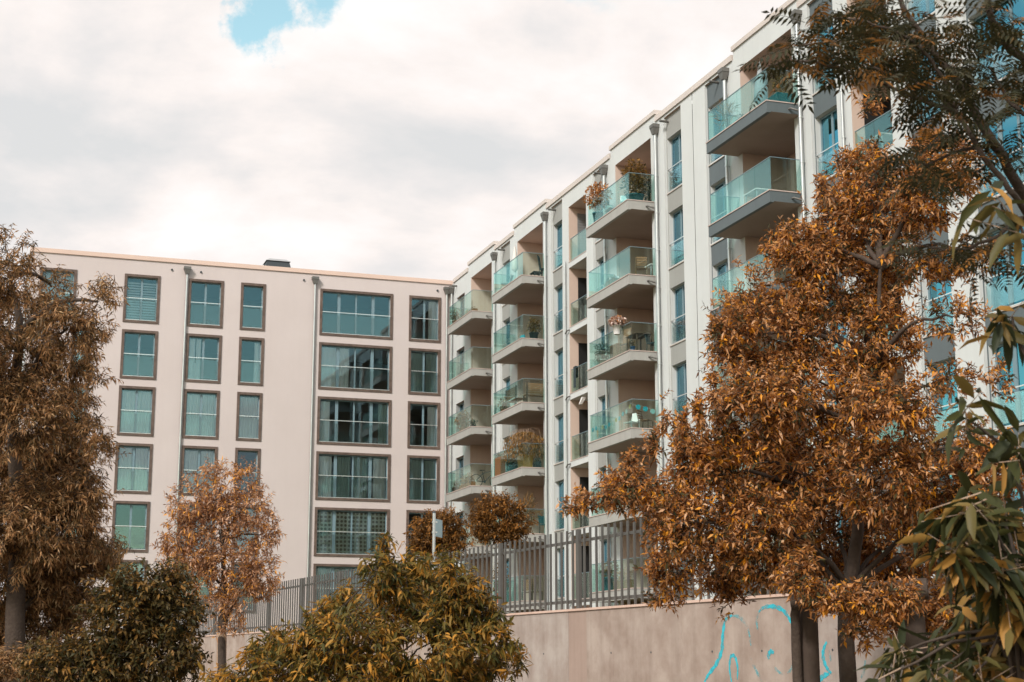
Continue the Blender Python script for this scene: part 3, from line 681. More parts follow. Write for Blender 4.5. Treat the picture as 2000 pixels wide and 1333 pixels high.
        tf = np.array([[0, 1, 4], [0, 4, 3], [1, 2, 5], [1, 5, 4], [2, 0, 3], [2, 3, 5]]); f = (tf[None] + (np.arange(n) * 6)[:, None, None]).reshape(-1, 3)
        tw = put('twigs', mesh_np('twigs', v, f, wood), crown); tw['kind'] = 'stuff'
        if singles:
            var = leaf_variants(m, s.wr, .4, s.fine)
            for i in np.nonzero(single)[0]:
                d = s.d[i]; w = np.cross(s.n[i], d); w /= np.linalg.norm(w) + 1e-9; z = np.cross(d, w); L = s.ln[i]
                o = bpy.data.objects.new('leaf', var[min(5, int(s.tint[i] * 6))]); o.matrix_local = Matrix(((d[0] * L, w[0] * L, z[0] * L, s.base[i][0]), (d[1] * L, w[1] * L, z[1] * L, s.base[i][1]), (d[2] * L, w[2] * L, z[2] * L, s.base[i][2]), (0, 0, 0, 1)))
                link(o, crown)
        return crown
def limb(root, pts, r0, r1, wood, name='branch', n=8, wig=.0, seed=0):
    r = np.random.default_rng(seed); pts = [np.array(p, float) for p in pts]; out = []
    for i in range(len(pts) - 1):
        p0, p1, p2, p3 = pts[max(i - 1, 0)], pts[i], pts[i + 1], pts[min(i + 2, len(pts) - 1)]
        for t in np.linspace(0, 1, 5)[:-1]: out.append(.5 * ((2 * p1) + (-p0 + p2) * t + (2 * p0 - 5 * p1 + 4 * p2 - p3) * t * t + (-p0 + 3 * p1 - 3 * p2 + p3) * t ** 3) + r.normal(size=3) * wig)
    out.append(pts[-1]); m = len(out)
    return MB().tube(out, [r0 + (r1 - r0) * i / (m - 1) for i in range(m)], n).build(name, wood, root)
def plant_root(name, foot, label, cat, group=None):
    # world-placed parts: the Empty stands at the foot, the parts keep world coordinates through a counter-shift
    e = empty(name, tuple(foot)); tag(e, label, cat, group)
    h = e
    return h
def settle(root):
    "parts were laid out in world coordinates: shift them so that the Empty stays at the plant's foot"
    off = Vector(root.location)
    for c in root.children: c.location = Vector(c.location) - off
def grounded(px, d): p = P(px, 1300, d); return np.array([p[0], p[1], 0.0])

def tree(name, label, cat, fol, m, wood, trunk, r0, limbs, singles, group=None, trunk_wood=None, twig_r=.004):
    "trunk: list of points from the ground up; limbs: clumps reached by a branch"
    root = plant_root(name, trunk[0], label, cat, group)
    limb(root, trunk, r0, r0 * .16, trunk_wood or wood, 'trunk', 10, .006, 3)
    tk = np.array(trunk)
    for j, i in enumerate(limbs):
        c = fol.centres[i]; cand = tk[1:]; q = cand[np.argmin(np.linalg.norm(cand - c, axis=1) + np.maximum(0, cand[:, 2] - c[2] + .1) * 2)]
        mid = (q + c) / 2 + np.array([0, 0, .12 * np.linalg.norm(c - q)])
        limb(root, [q, mid, c], r0 * .34, r0 * .08, wood, 'branch', 6, .01, j)
    fol.build(root, m, wood, singles, twig_r=twig_r); settle(root); return root

# the big rust-leaved tree on the right, in front of the wall
D = 13.4
RT = [(1500, 640, 105, 110), (1625, 560, 120, 110), (1570, 500, 75, 60), (1640, 440, 90, 70), (1720, 400, 95, 95), (1690, 320, 55, 40), (1700, 215, 22, 30, .3), (1820, 370, 85, 80, .9), (1840, 300, 70, 60, .6), (1780, 520, 100, 60, .7), (1900, 500, 60, 50, .4), (1860, 620, 70, 40, .3),
      (1430, 660, 45, 60, .8), (1480, 800, 95, 90), (1590, 740, 130, 110), (1720, 660, 80, 80, .8), (1730, 800, 100, 65, .6), (1860, 740, 60, 40, .3),
      (1380, 900, 85, 60), (1460, 920, 110, 80), (1590, 900, 120, 90), (1720, 930, 120, 90), (1860, 870, 100, 50, .7), (1930, 930, 80, 80, .8), (1250, 950, 85, 38, .9), (1175, 975, 55, 20, .8), (1120, 992, 20, 12, .7), (1290, 990, 60, 30, .8),
      (1350, 1020, 90, 70), (1480, 1030, 110, 80), (1620, 1030, 110, 80), (1750, 1060, 110, 80), (1860, 1020, 110, 90), (1940, 1080, 70, 80), (1310, 1110, 50, 45, .8), (1400, 1110, 60, 45), (1500, 1110, 75, 40, .9), (1640, 1110, 80, 50), (1430, 1165, 28, 40, .6), (1300, 1170, 40, 16, .6),
      (1620, 1165, 55, 38, .9, -1.3), (1690, 1160, 60, 40, .9, -1.3), (1755, 1165, 45, 35, .8, -1.3), (1560, 1120, 40, 40, .8, -1.2), (1700, 1160, 60, 50, .7), (1770, 1200, 70, 50, .6), (1840, 1220, 50, 80, .6), (1900, 1200, 60, 90, .7), (1690, 1230, 40, 50, .5), (1950, 740, 40, 40, .2), (1298, 812, 9, 40, 1.3), (1335, 842, 12, 44, 1.3), (1362, 800, 8, 36, 1.2), (1275, 868, 9, 30, 1.2), (1395, 760, 10, 40, 1.0), (1232, 905, 10, 22, 1.2), (1400, 640, 14, 20, .8), (1535, 455, 12, 30, .8), (1605, 365, 12, 30, .8)]
jit = random.Random(5)
RT = [c if len(c) > 4 else (*c, 1.0) for c in RT]; RT = [c if len(c) > 5 else (*c, jit.uniform(-1.0, .9)) for c in RT]
fol = Foliage(11, D, RT, .050, .36, .14, 12, 76, up=.3, droop=.12, shell=.35, lvar=.45, gapw=.45, gapf=.27, tint_shift=.0)
tp = [grounded(1648, D), P(1652, 1250, D), P(1662, 1150, D), P(1680, 1000, D), P(1700, 850, D), P(1712, 700, D), P(1720, 520, D)]
tree('broadleaf_tree', 'large rust-brown leafy tree staked before the concrete wall on the right', 'tree', fol, 'leaf_rust', 'bark_dark', tp, .085, [i for i in range(34) if i not in (6, 8, 25, 26, 27)], 300)
# a slender second stem beside the stake
st = plant_root('young_tree', grounded(1556, 12.9), 'slender dark stem rising beside the thick wooden stake', 'tree')
limb(st, [grounded(1556, 12.9), P(1555, 1260, 12.9), P(1553, 1180, 12.9), P(1560, 1080, 13.0), P(1545, 960, 13.1)], .048, .02, 'bark_dark', 'trunk', 10, .004, 8)
f2 = Foliage(12, 13.0, [(1545, 990, 50, 60, .8), (1560, 920, 50, 50, .8)], .08, .30, .16, 10, 8); f2.build(st, 'leaf_rust', 'bark_dark', 0); settle(st)

# left: tall tree with narrow drooping leaves
D = 17.0
WL = [(5, 470, 30, 40, .35), (50, 480, 28, 30, .3), (20, 540, 55, 55, .5), (100, 560, 60, 40, .45), (190, 590, 42, 50, .35), (215, 560, 20, 30, .25), (40, 620, 70, 60, .8), (130, 640, 70, 55, .8), (190, 670, 38, 35, .5), (40, 710, 80, 70), (130, 710, 70, 45, .8), (190, 735, 30, 18, .5), (-40, 620, 60, 120, .8),
      (40, 810, 95, 80, 1.1), (130, 800, 60, 60), (175, 850, 45, 40, .9), (215, 875, 25, 22, .6), (20, 910, 110, 90, 1.1), (110, 920, 85, 80, 1.1), (160, 960, 45, 60, .8), (40, 1020, 120, 90, 1.1), (130, 1030, 80, 60), (200, 1065, 60, 22, .6), (250, 1075, 30, 10, .4),
      (30, 1130, 120, 90, 1.1), (130, 1140, 90, 80), (60, 1250, 130, 100), (10, 1330, 120, 60), (170, 1100, 60, 40, .7)]
WL = [c if len(c) > 4 else (*c, 1.0) for c in WL]; WL = [(*c[:4], c[4] * (1.5 if c[1] > 890 else 1.0), jit.uniform(-.9, .9)) for c in WL]
fol = Foliage(21, D, WL, .064, .22, .2, 14, 78, up=.15, droop=.45, shell=.4, gapw=.6, gapf=.25)
tp = [grounded(25, D), P(30, 1200, D), P(35, 1000, D), P(25, 800, D), P(40, 650, D), P(20, 540, D)]
tree('willow_tree', 'tall willow-like tree with narrow drooping brownish leaves at the left edge', 'tree', fol, 'leaf_willow', 'bark_dark', tp, .13, [3, 4, 6, 7, 9, 10, 13, 14, 17, 18, 20, 21, 24, 25], 300)

# dark shrub between the two
D = 15.5
fol = Foliage(31, D, [(290, 1150, 90, 50, .9), (250, 1200, 90, 70), (340, 1205, 62, 52), (285, 1280, 100, 75), (200, 1300, 90, 70), (360, 1290, 40, 50, .8), (130, 1300, 80, 60), (330, 1115, 30, 25, .5), (235, 1120, 30, 20, .4)], .056, .44, .14, 11, 52, up=.3, droop=.25, shell=.45)
root = plant_root('dark_shrub', grounded(290, D), 'dense dark green-brown shrub below the small rust tree', 'shrub')
for i in range(7): limb(root, [grounded(270 + i * 6, D), P(250 + 16 * i, 1290, D), fol.centres[i % 6]], .022, .006, 'bark_dark', 'stem', 6, .01, i)
fol.build(root, 'leaf_dark', 'bark_dark', 0, 'foliage'); settle(root)

# small tree before the pink house
D = 24.0
fol = Foliage(41, D, [(430, 950, 50, 50, .8), (470, 925, 25, 30, .5), (375, 985, 50, 45), (480, 990, 55, 50), (350, 1045, 42, 40), (420, 1030, 60, 45), (510, 1045, 35, 40, .8), (535, 1040, 20, 14, .5), (375, 1105, 55, 40), (450, 1100, 70, 45), (510, 1120, 38, 40), (330, 1070, 25, 25, .6), (400, 1155, 55, 30, .7), (470, 1165, 55, 40, .8), (515, 1165, 25, 25, .6), (445, 1210, 50, 25, .45)], .066, .32, .2, 11, 80, up=.25, droop=.15, shell=.3, gapw=.45, gapf=.22, tint_shift=.1)
tp = [grounded(431, D), P(433, 1240, D), P(437, 1150, D), P(436, 1060, D), P(432, 980, D)]
root = tree('ornamental_tree', 'small rust-orange tree with pale lower trunk in front of the pink block', 'tree', fol, 'leaf_small', 'bark_dark', tp, .075, [0, 2, 3, 4, 5, 6, 8, 9, 10, 13], 0)
o = limb(root, [grounded(431, D), P(432, 1300, D), P(433.5, 1234, D)], .085, .07, 'bark_pale', 'trunk_guard', 12); o.location = Vector(o.location) - Vector(root.location)

# the two clipped round trees behind the fence
for i, (cx, cy, rx, ry, lab) in enumerate(((858, 1040, 66, 50, 'round clipped brown tree behind the fence next to the sign pole'), (975, 1010, 70, 54, 'larger round clipped brown tree behind the fence below the second balcony stack'))):
    D = 38.0 + i
    cl = [(cx, cy, rx * .75, ry * .75), (cx - rx * .1, cy + ry * .6, rx * .7, ry * .4), (cx + rx * .3, cy + ry * .65, rx * .5, ry * .4), (cx - rx * .45, cy + ry * .3, rx * .5, ry * .55), (cx + rx * .45, cy + ry * .35, rx * .5, ry * .5), (cx - rx * .2, cy - ry * .35, rx * .5, ry * .5), (cx + rx * .25, cy - ry * .4, rx * .45, ry * .45)]
    fol = Foliage(50 + i, D, cl, .085, .40, .22, 10, 110, up=.35, droop=.05, shell=.45)
    ft = grounded(cx + 10, D); ft[2] = 2.25
    tree('round_tree', lab, 'tree', fol, 'leaf_round', 'bark_dark', [ft, P(cx + 8, cy + ry * 1.7, D), P(cx + 4, cy + ry * .6, D), P(cx, cy, D)], .05, [1, 2, 3, 4, 5, 6], 0, 'round trees behind the fence')

# the leafy shrub in the middle, in front of the wall
D = 12.5
CS = [(745, 1095, 38, 28, .6), (760, 1125, 60, 40), (825, 1105, 30, 32, .7), (835, 1140, 75, 45), (900, 1160, 60, 40, .9), (690, 1180, 70, 45), (780, 1190, 100, 60), (890, 1210, 90, 60), (950, 1215, 40, 50, .8), (620, 1250, 80, 45, .9), (700, 1250, 100, 60), (830, 1270, 130, 70), (940, 1280, 60, 60), (550, 1290, 80, 45), (480, 1305, 60, 40, .9), (640, 1310, 110, 50), (760, 1330, 130, 60), (900, 1330, 100, 50), (430, 1320, 30, 25, .7), (1000, 1300, 18, 22, .5), (870, 1090, 30, 20, .4), (650, 1190, 30, 30, .5), (520, 1240, 30, 25, .4), (748, 1068, 10, 26, 2), (828, 1072, 9, 30, 2), (800, 1085, 8, 20, 2), (880, 1108, 8, 24, 2), (915, 1130, 10, 22, 2), (700, 1125, 9, 26, 2), (662, 1165, 9, 24, 2), (610, 1205, 9, 22, 2), (545, 1240, 9, 24, 2), (500, 1262, 10, 20, 2), (960, 1180, 9, 24, 2), (985, 1240, 10, 26, 1.5), (1010, 1275, 9, 18, 1.5)]
CS = [c if len(c) > 4 else (*c, 1.0) for c in CS]; CS = [(c[0], c[1] + 6, c[2] * .9, c[3] * .88, c[4], jit.uniform(-.6, .6)) for c in CS]
fol = Foliage(61, D, CS, .066, .27, .17, 12, 40, up=.55, droop=.45, shell=.45, fine=True, lvar=.5, gapw=.45, gapf=.27)
root = plant_root('leafy_shrub', grounded(760, D), 'wide shrub with long drooping olive-orange leaves in front of the fence', 'shrub')
for i in range(16): limb(root, [grounded(690 + i * 9, D), P(600 + i * 22, 1320, D), fol.centres[i]], .012, .004, 'bark_dark', 'stem', 6, .012, i)
fol.build(root, 'leaf_shrub', 'bark_dark', 300, 'foliage'); settle(root)

# near the lens on the right: shrub with large lance leaves
D = 4.3
NS = [(1900, 985, 60, 40, .8), (1960, 1000, 50, 60), (1940, 1090, 70, 70), (1990, 1150, 50, 90), (1930, 1210, 70, 70, .9), (1990, 1290, 60, 70), (1770, 1270, 55, 35, .8), (1830, 1310, 60, 30, .8), (1730, 1320, 40, 25, .7), (1962, 620, 16, 40, .3), (1890, 820, 16, 50, .25), (1955, 400, 16, 34, .25), (1990, 880, 25, 45, .5), (1850, 1080, 40, 50, .35), (1900, 1320, 60, 30, .9), (1960, 1240, 60, 60, .9), (1840, 1250, 40, 30, .4)]
NS = [c if len(c) > 4 else (*c, 1.0) for c in NS]; NS = [(*c, jit.uniform(-.25, .25)) for c in NS]
fol = Foliage(71, D, NS, .088, .26, .15, 8, 3.4, up=.3, droop=.7, shell=.3, fine=True, lvar=.45, tint_shift=-.1)
root = plant_root('lance_leaved_shrub', grounded(1985, D), 'blurred shrub with large green lance leaves close at the lower right edge', 'shrub')
for i in range(len(NS)): limb(root, [grounded(1960 + i * 6, D), P(1970 + 4 * i, 1333, D) if NS[i][1] > 1000 else P(1995 + 3 * i, NS[i][1] + 250, D), fol.centres[i]], .010, .003, 'bark_dark', 'stem', 6, .008, i)
fol.build(root, 'leaf_near', 'bark_pale', 300, 'foliage', .0025); settle(root)

# overhead at the upper right: rowan with feathered leaves
def frond_mesh(seed, tints):
    r = random.Random(seed); base = []; d = []; nr = []; ln = []
    for i in range(7):
        for sg in (-1, 1):
            base.append((.18 + .125 * i, 0, -.10 * (i / 6.) ** 2)); d.append((.45, sg * .9, -.18 + r.uniform(-.1, .1))); nr.append((0, r.uniform(-.2, .2), 1)); ln.append(.30 * (1 - .25 * abs(i - 3) / 3) * r.uniform(.9, 1.1))
    base.append((.97, 0, -.1)); d.append((1, 0, -.25)); nr.append((0, 0, 1)); ln.append(.28)
    n = len(ln); ln = np.array(ln)
    v, f, k = leaf_arrays(np.array(base, float), unit(np.array(d, float)), unit(np.array(nr, float)), ln, ln * .30, np.full(n, .3), False)
    q = len(v); rv = [(0, -.008, 0), (0, .008, 0), (.5, .006, -.02), (.5, -.006, -.02), (1, 0, -.1)]
    v = np.concatenate([v, np.array(rv, float)]); f = np.concatenate([f, np.array([[0, 1, 2], [0, 2, 3], [3, 2, 4]]) + q])
    return mesh_np('frond', v, f, 'leaf_rowan', [min(1, max(0, tints + r.gauss(0, .15))) for _ in range(len(f))])
D = 5.2
RWN = plant_root('rowan_tree', grounded(2260, 5.6), 'dark overhanging rowan with feathered leaves crossing the upper right corner', 'tree')
ft = grounded(2260, 5.6)
limb(RWN, [ft, P(2230, 900, 5.6), P(2190, 500, 5.5), P(2160, 250, 5.4), P(2120, 60, 5.4), P(2100, -200, 5.4)], .10, .05, 'bark_dark', 'trunk', 10, .006, 1)
BR = [([P(2165, 620, 5.5), P(2010, 395, 5.3), P(1940, 280, 5.2), P(1880, 180, 5.2), P(1800, 70, 5.2), P(1745, -20, 5.2)], .022, .008),
      ([P(2150, 380, 5.5), P(2030, 430, 5.2), P(1985, 385, 5.0), P(1920, 310, 5.0), P(1865, 215, 5.0), P(1790, 160, 5.0), P(1700, 130, 5.0)], .013, .005),
      ([P(1868, 218, 5.0), P(1800, 195, 5.0), P(1730, 168, 5.0), P(1660, 140, 5.0), P(1570, 122, 5.0), P(1500, 128, 5.0)], .008, .003),
      ([P(1862, 212, 5.0), P(1840, 150, 5.0), P(1790, 90, 5.0), P(1720, 50, 5.0), P(1630, 35, 5.0)], .008, .003),
      ([P(2130, 180, 5.4), P(2010, 130, 5.2), P(1950, 60, 5.1), P(1920, -30, 5.1)], .02, .009),
      ([P(1800, 70, 5.2), P(1740, 75, 5.2), P(1650, 80, 5.2), P(1560, 90, 5.2)], .007, .003),
      ([P(2000, 420, 5.1), P(1930, 470, 5.1), P(1860, 490, 5.1), P(1810, 480, 5.1)], .008, .003),
      ([P(1940, 280, 5.2), P(1860, 300, 5.2), P(1790, 330, 5.2)], .007, .003),
      ([P(2160, 250, 5.4), P(2040, 240, 5.2), P(1970, 200, 5.2), P(1930, 130, 5.2)], .012, .004)]
for i, (pts, a, b) in enumerate(BR): limb(RWN, pts, a, b, 'bark_dark', 'branch', 7, .004, i)
vars_ = [frond_mesh(i, t) for i, t in enumerate((.15, .3, .45, .6, .8, .95))]
cl = [(1530, 125, 45, 22, .8), (1590, 110, 45, 40), (1640, 70, 60, 50), (1700, 95, 55, 40, 1.1), (1720, 40, 60, 40), (1770, 120, 60, 50, 1.2), (1820, 190, 55, 50, 1.2), (1800, 60, 50, 50), (1860, 120, 60, 60), (1940, 50, 60, 50), (1960, 150, 40, 50), (1880, 250, 50, 40), (1790, 315, 50, 40, 1.1), (1840, 340, 40, 30), (1960, 300, 40, 40, .8), (1860, 480, 60, 30, 1.1), (1920, 500, 50, 35), (1980, 470, 25, 35, .7), (1680, 20, 60, 25, .8), (1610, 20, 30, 20, .6), (1985, 220, 20, 60, .7)]
rg = np.random.default_rng(90); spots = []
for (cx, cy, rx, ry, *dn) in cl:
    for _ in range(int(rx * ry / 62 * (dn[0] if dn else 1))):
        p = P(cx + rg.normal() * rx * .58, cy + rg.normal() * ry * .58, D + rg.normal() * .3)
        az = rg.uniform(0, 6.28); x = unit(np.array([math.cos(az), math.sin(az), rg.uniform(-.75, .25)])); y = unit(np.cross(np.array([0, 0, 1.]) + rg.normal(size=3) * .35, x)); z = np.cross(x, y)
        spots.append((p, x, y, z,   .13 * rg.uniform(.75, 1.2), int(rg.integers(0, 6)) if rg.random() < .35 else int(rg.integers(0, 3))))
spots.sort(key=lambda q: float((q[0] - CAM) @ FWD))
fv = []; ff = []; ft_ = []; nv = 0
for i, (p, x, y, z, L, vi) in enumerate(spots):
    mt = Matrix(((x[0] * L, y[0] * L, z[0] * L, p[0]), (x[1] * L, y[1] * L, z[1] * L, p[1]), (x[2] * L, y[2] * L, z[2] * L, p[2]), (0, 0, 0, 1)))
    if i < 300:
        o = bpy.data.objects.new('leaf', vars_[vi]); o.matrix_local = mt; link(o, RWN)
    else:
        me = vars_[vi]; co = np.empty(len(me.vertices) * 3, np.float32); me.vertices.foreach_get('co', co); A = np.array(mt)
        fv.append(co.reshape(-1, 3) @ A[:3, :3].T + A[:3, 3]); ix = np.empty(len(me.loops), np.int32); me.loops.foreach_get('vertex_index', ix); ff.append(ix.reshape(-1, 3) + nv); nv += len(fv[-1])
        tt = np.empty(len(me.polygons), np.float32); me.attributes['tint'].data.foreach_get('value', tt); ft_.append(tt)
o = put('crown', mesh_np('crown', np.concatenate(fv), np.concatenate(ff), 'leaf_rowan', np.concatenate(ft_)), RWN); o['kind'] = 'stuff'
settle(RWN)

# tree stakes: two thick posts and a round cross log
STK = empty('tree_stake_frame', tuple(grounded(1580, 13.0))); tag(STK, 'wooden tree support frame of two round posts and a cross log', 'tree stake')
def post(px, top, r, d):
    b = grounded(px, d); t = P(px - 3, top, d); MB().tube([b, (b[0], b[1], t[2])], [r * 1.04, r], 16).build('post', 'stake_wood', STK)
post(1581, 1180, .083, 12.95); post(1790, 1165, .088, 12.6)
c0, c1 = P(1545, 1172, 12.72), P(1812, 1150, 12.42)
MB().tube([c0, c1], .085, 16).build('cross_log', 'bark_dark', STK); settle(STK)

# ------------------------------------------------------------------ things on the balconies and sills
def thing(name, label, cat, u, d, z, rz=0.0, group=None):
    e = empty(name, RW(u, d, z + .011), RROT + rz); return tag(e, label, cat, group)
def leafball(root, name, c, R, n, leaf, wr, m, seed, up=.3, droop=.2, fine=False):
    r = np.random.default_rng(seed); q = unit(r.normal(size=(n, 3))) * (r.random((n, 1)) ** .45) * np.array(R)
    d = unit(q / np.array(R) * .7 + r.normal(size=(n, 3)) * .6 + np.array([0, 0, up - droop])); nr = unit(r.normal(size=(n, 3)) * .5 + np.array([0, 0, 1.]))
    ln = leaf * (.6 + .8 * r.random(n)); v, f, k = leaf_arrays(q + np.array(c), d, nr, ln, ln * wr, np.full(n, .4 + droop), fine)
    o = put(name, mesh_np(name, v, f, m, np.repeat(np.clip(.5 + .25 * r.normal(size=n), 0, 1), k)), root); o['kind'] = 'stuff'; return o
def pot(root, r, h, m, square=False):
    mb = MB()
    if square: mb.frustum((0, 0, 0), (r * .85, r * .85), (0, 0, h), (r, r)); mb.ring(lambda a, z, d: (a, z, d), (-r - .02, r + .02, -r - .02, r + .02), (-r + .03, r - .03, -r + .03, r - .03), h - .04, h + .02)
    else: mb.lathe((0, 0, 0), [(r * .72, 0), (r * .98, h * .9), (r * 1.06, h * .9), (r * 1.06, h), (r * .9, h)])
    mb.build('pot', m, root); MB().lathe((0, 0, h - .03), [(r * .8, 0), (r * .8, .035)]).build('soil', 'soil', root)
def plant(name, label, u, d, z, pr, ph, pm, R, n, leaf, lm, seed, wr=.4, square=False, lift=None, group=None, droop=.2, cat='plant'):
    t = thing(name, label, cat, u, d, z, 0, group); pot(t, pr, ph, pm, square); c = (0, 0, ph + (R[2] * .8 if lift is None else lift))
    for i in range(4): MB().tube([(.02 * i - .03, .015 * i - .02, ph - .02), ((i - 1.5) * R[0] * .25, (i % 2 - .5) * R[1] * .4, c[2] + R[2] * .3)], .012, 5).build('stem', 'bark_dark', t)
    leafball(t, 'foliage', c, R, n, leaf, wr, lm, seed, droop=droop); return t
def chair(label, u, d, z, rz, m, lm='frame_dark', cat='chair', h=.86, slat=False):
    t = thing('chair', label, cat, u, d, z, rz)
    if slat:
        for i in range(4): MB().box(-.22, .22, -.2 + i * .105, -.2 + i * .105 + .085, .43, .45).build('seat_slat', m, t)
        for i in range(4): MB().box(-.21, .21, .20 + i * .022, .215 + i * .022, .5 + i * .095, .575 + i * .095).build('back_slat', m, t)
    else:
        MB().box(-.23, .23, -.22, .22, .42, .46).build('seat', m, t); MB().add([(-.23, .205, .50), (.23, .205, .50), (.23, .30, h), (-.23, .30, h), (-.23, .235, .50), (.23, .235, .50), (.23, .33, h), (-.23, .33, h)], [(0, 1, 2, 3), (4, 7, 6, 5), (0, 4, 5, 1), (2, 6, 7, 3), (0, 3, 7, 4), (1, 5, 6, 2)]).build('backrest', m, t)
    for x in (-.21, .21):
        MB().tube([(x, -.2, 0), (x, -.2, .42)], .016, 6).build('leg', lm, t); MB().tube([(x, .24, 0), (x, .21, .44), (x, .30, h - .02)], .016, 6).build('leg', lm, t)
    return t
def table(label, u, d, z, w, dp, h, m, lm='frame_dark', rz=0.0):
    t = thing('table', label, 'table', u, d, z, rz); MB().box(-w / 2, w / 2, -dp / 2, dp / 2, h - .035, h).build('table_top', m, t)
    for x in (-w / 2 + .06, w / 2 - .06):
        for y in (-dp / 2 + .06, dp / 2 - .06): MB().box(x - .02, x + .02, y - .02, y + .02, 0, h - .036).build('leg', lm, t)
    return t
def planter(label, u, d, z, ln, m, lm, seed, h=.24, fh=.22, n=260, leaf=.09):
    t = thing('planter_box', label, 'planter', u, d, z); mb = MB(); mb.box(-ln / 2, ln / 2, -.12, .12, 0, h); mb.build('box', m, t)
    MB().box(-ln / 2 + .02, ln / 2 - .02, -.1, .1, h + .001, h + .012).build('soil', 'soil', t); leafball(t, 'foliage', (0, 0, h + fh * .7), (ln * .48, .15, fh), n, leaf, .35, lm, seed); return t
Z = ZF
# third stack from the corner (grey slabs, in front of the middle of the long house)
plant('potted_bush', 'tall orange-leaved bush in a teal pot at the end of the top balcony', 27.75, -.55, Z[0], .36, .42, 'teal_plastic', (.5, .5, .85), 900, .16, 'leaf_pot', 201, .42, droop=.05)
plant('potted_bush', 'low dark green bush beside the tall bush on the top balcony', 27.55, .35, Z[0], .26, .34, 'dark_fabric', (.42, .4, .6), 500, .15, 'leaf_teal', 202, .4)
plant('potted_bush', 'rust bush spilling over the far end of the top balcony rail', 24.75, -.95, Z[0], .22, .5, 'teal_plastic', (.75, .5, .55), 900, .14, 'leaf_rust', 203, .42, lift=.72, droop=.1)
table('small wooden table behind the glass of the top balcony', 25.4, -.55, Z[0], .55, .5, .5, 'wood', 'wood')
chair('pale blue chair behind the glass of the top balcony', 26.6, -.45, Z[0], 1.2, 'disc_pale', 'rail')
chair('slatted wooden folding chair at the end of the balcony below the top one', 27.75, -.35, Z[1], -1.9, 'wood', 'wood', slat=True)
table('pale round-edged side table beside the slatted wooden chair', 27.35, .35, Z[1], .6, .5, .72, 'white_plastic', 'rail')
chair('grey lounge chair behind the glass of the second balcony', 24.9, -.5, Z[1], .6, 'grey_fabric', 'rail')
planter('wooden planter along the glass of the second balcony', 25.7, -.75, Z[1], .9, 'wood', 'leaf_pot', 204, .42, .1, 120)
t = plant('hanging_flower_pot', 'white pot of pale flowers hung on the balcony rail', 27.55, -1.31, Z[2] + .78, .19, .36, 'white_plastic', (.36, .30, .17), 500, .09, 'leaf_small', 205, .8, lift=.18, droop=0, cat='flower pot')
MB().box(-.04, .04, .14, .24, .30, .335).box(-.04, .04, .205, .235, .2, .30).build('hook', 'frame_dark', t); leafball(t, 'blossom', (0, 0, .52), (.38, .32, .16), 420, .10, .9, 'petals', 206)
table('dark high table behind the glass under the hanging white pot', 27.3, -.3, Z[2], 1.1, .7, .86, 'wood_dark', 'wood_dark')
chair('dark chair behind the table under the hanging white pot', 27.9, .1, Z[2], 2.2, 'dark_fabric')
t = thing('wood_cabinet', 'brown wooden cabinet behind the glass of the third balcony down', 'cabinet', 25.75, -.55, Z[2]); MB().box(-.35, .35, -.2, .2, .05, .72).build('carcass', 'wood', t); MB().box(-.33, -.005, -.215, -.201, .08, .69).build('door', 'wood_dark', t); MB().box(.005, .33, -.215, -.201, .08, .69).build('door', 'wood', t); MB().box(-.37, .37, -.22, .22, .721, .75).build('top', 'wood', t)
for sx in (-.32, .32): MB().box(sx - .03, sx + .03, -.17, .17, 0, .049).build('foot', 'wood_dark', t)
t = thing('leaning_board', 'tall brown board leaning on the loggia wall of the third balcony down', 'board', 26.5, -.6, Z[2], .3); MB().add([(-.22, 0, 0), (.22, 0, 0), (.22, .03, 0), (-.22, .03, 0), (-.22, .2, 1.3), (.22, .2, 1.3), (.22, .23, 1.3), (-.22, .23, 1.3)], [(0, 1, 5, 4), (2, 3, 7, 6), (0, 4, 7, 3), (1, 2, 6, 5), (4, 5, 6, 7), (0, 3, 2, 1)]).build('panel', 'wood', t); MB().box(-.22, .22, -.012, -.001, .6, .66).build('batten', 'wood_dark', t)
plant('flower_pot', 'small blue pot with red flower at the balcony end', 28.2, -.95, Z[2], .10, .2, 'blue_plastic', (.1, .1, .14), 60, .07, 'leaf_pot', 207, .5)
plant('potted_plant', 'green potted plant behind the far glass of the third balcony down', 24.6, -.75, Z[2], .2, .34, 'white_plastic', (.32, .3, .42), 260, .14, 'leaf_teal', 208)
chair('small slatted wooden chair near the end of the balcony with the garland', 27.6, -.2, Z[3], 2.3, 'wood', 'wood_dark', slat=True)
chair('pale folding chair behind the glass of the balcony with the garland', 26.9, -.5, Z[3], .4, 'white_plastic', 'rail')
t = thing('paper_garland', 'garland of cyan and yellow paper discs strung along the balcony glass', 'garland', 24.1, -1.06, Z[3])
gp = [(.1 + .355 * i, .0, .58 + .30 * (i / 11.) - .22 * math.sin(math.pi * i / 11.) + .05 * (i % 2)) for i in range(12)] + [(4.22, .25, .90), (4.22, .55, .84), (4.22, .85, .76)]
MB().tube(gp, .006, 5).build('cord', 'white_plastic', t)
for i, g in enumerate(gp):
    rr = .085 if i < 12 else .1; m_ = ('disc_cyan', 'disc_cyan', 'disc_pale', 'disc_yellow')[i % 4] if i not in (3, 7) else 'disc_yellow'
    MB().tube([(g[0], g[1] - .012, g[2] - .07), (g[0], g[1] + .012, g[2] - .07)], rr, 14).build('paper_disc', m_, t) if i < 12 else MB().tube([(g[0] - .012, g[1], g[2] - .07), (g[0] + .012, g[1], g[2] - .07)], rr, 14).build('paper_disc', m_, t)
MB().frustum((.62, 0, .12), (.02, .01), (.62, 0, .42), (.09, .012)).build('paper_cone', 'disc_peach', t)
plant('potted_plant', 'teal tub with a shrub on the ground floor terrace', 24.9, -.7, Z[5], .3, .55, 'teal_plastic', (.35, .35, .4), 300, .13, 'leaf_pot', 209)
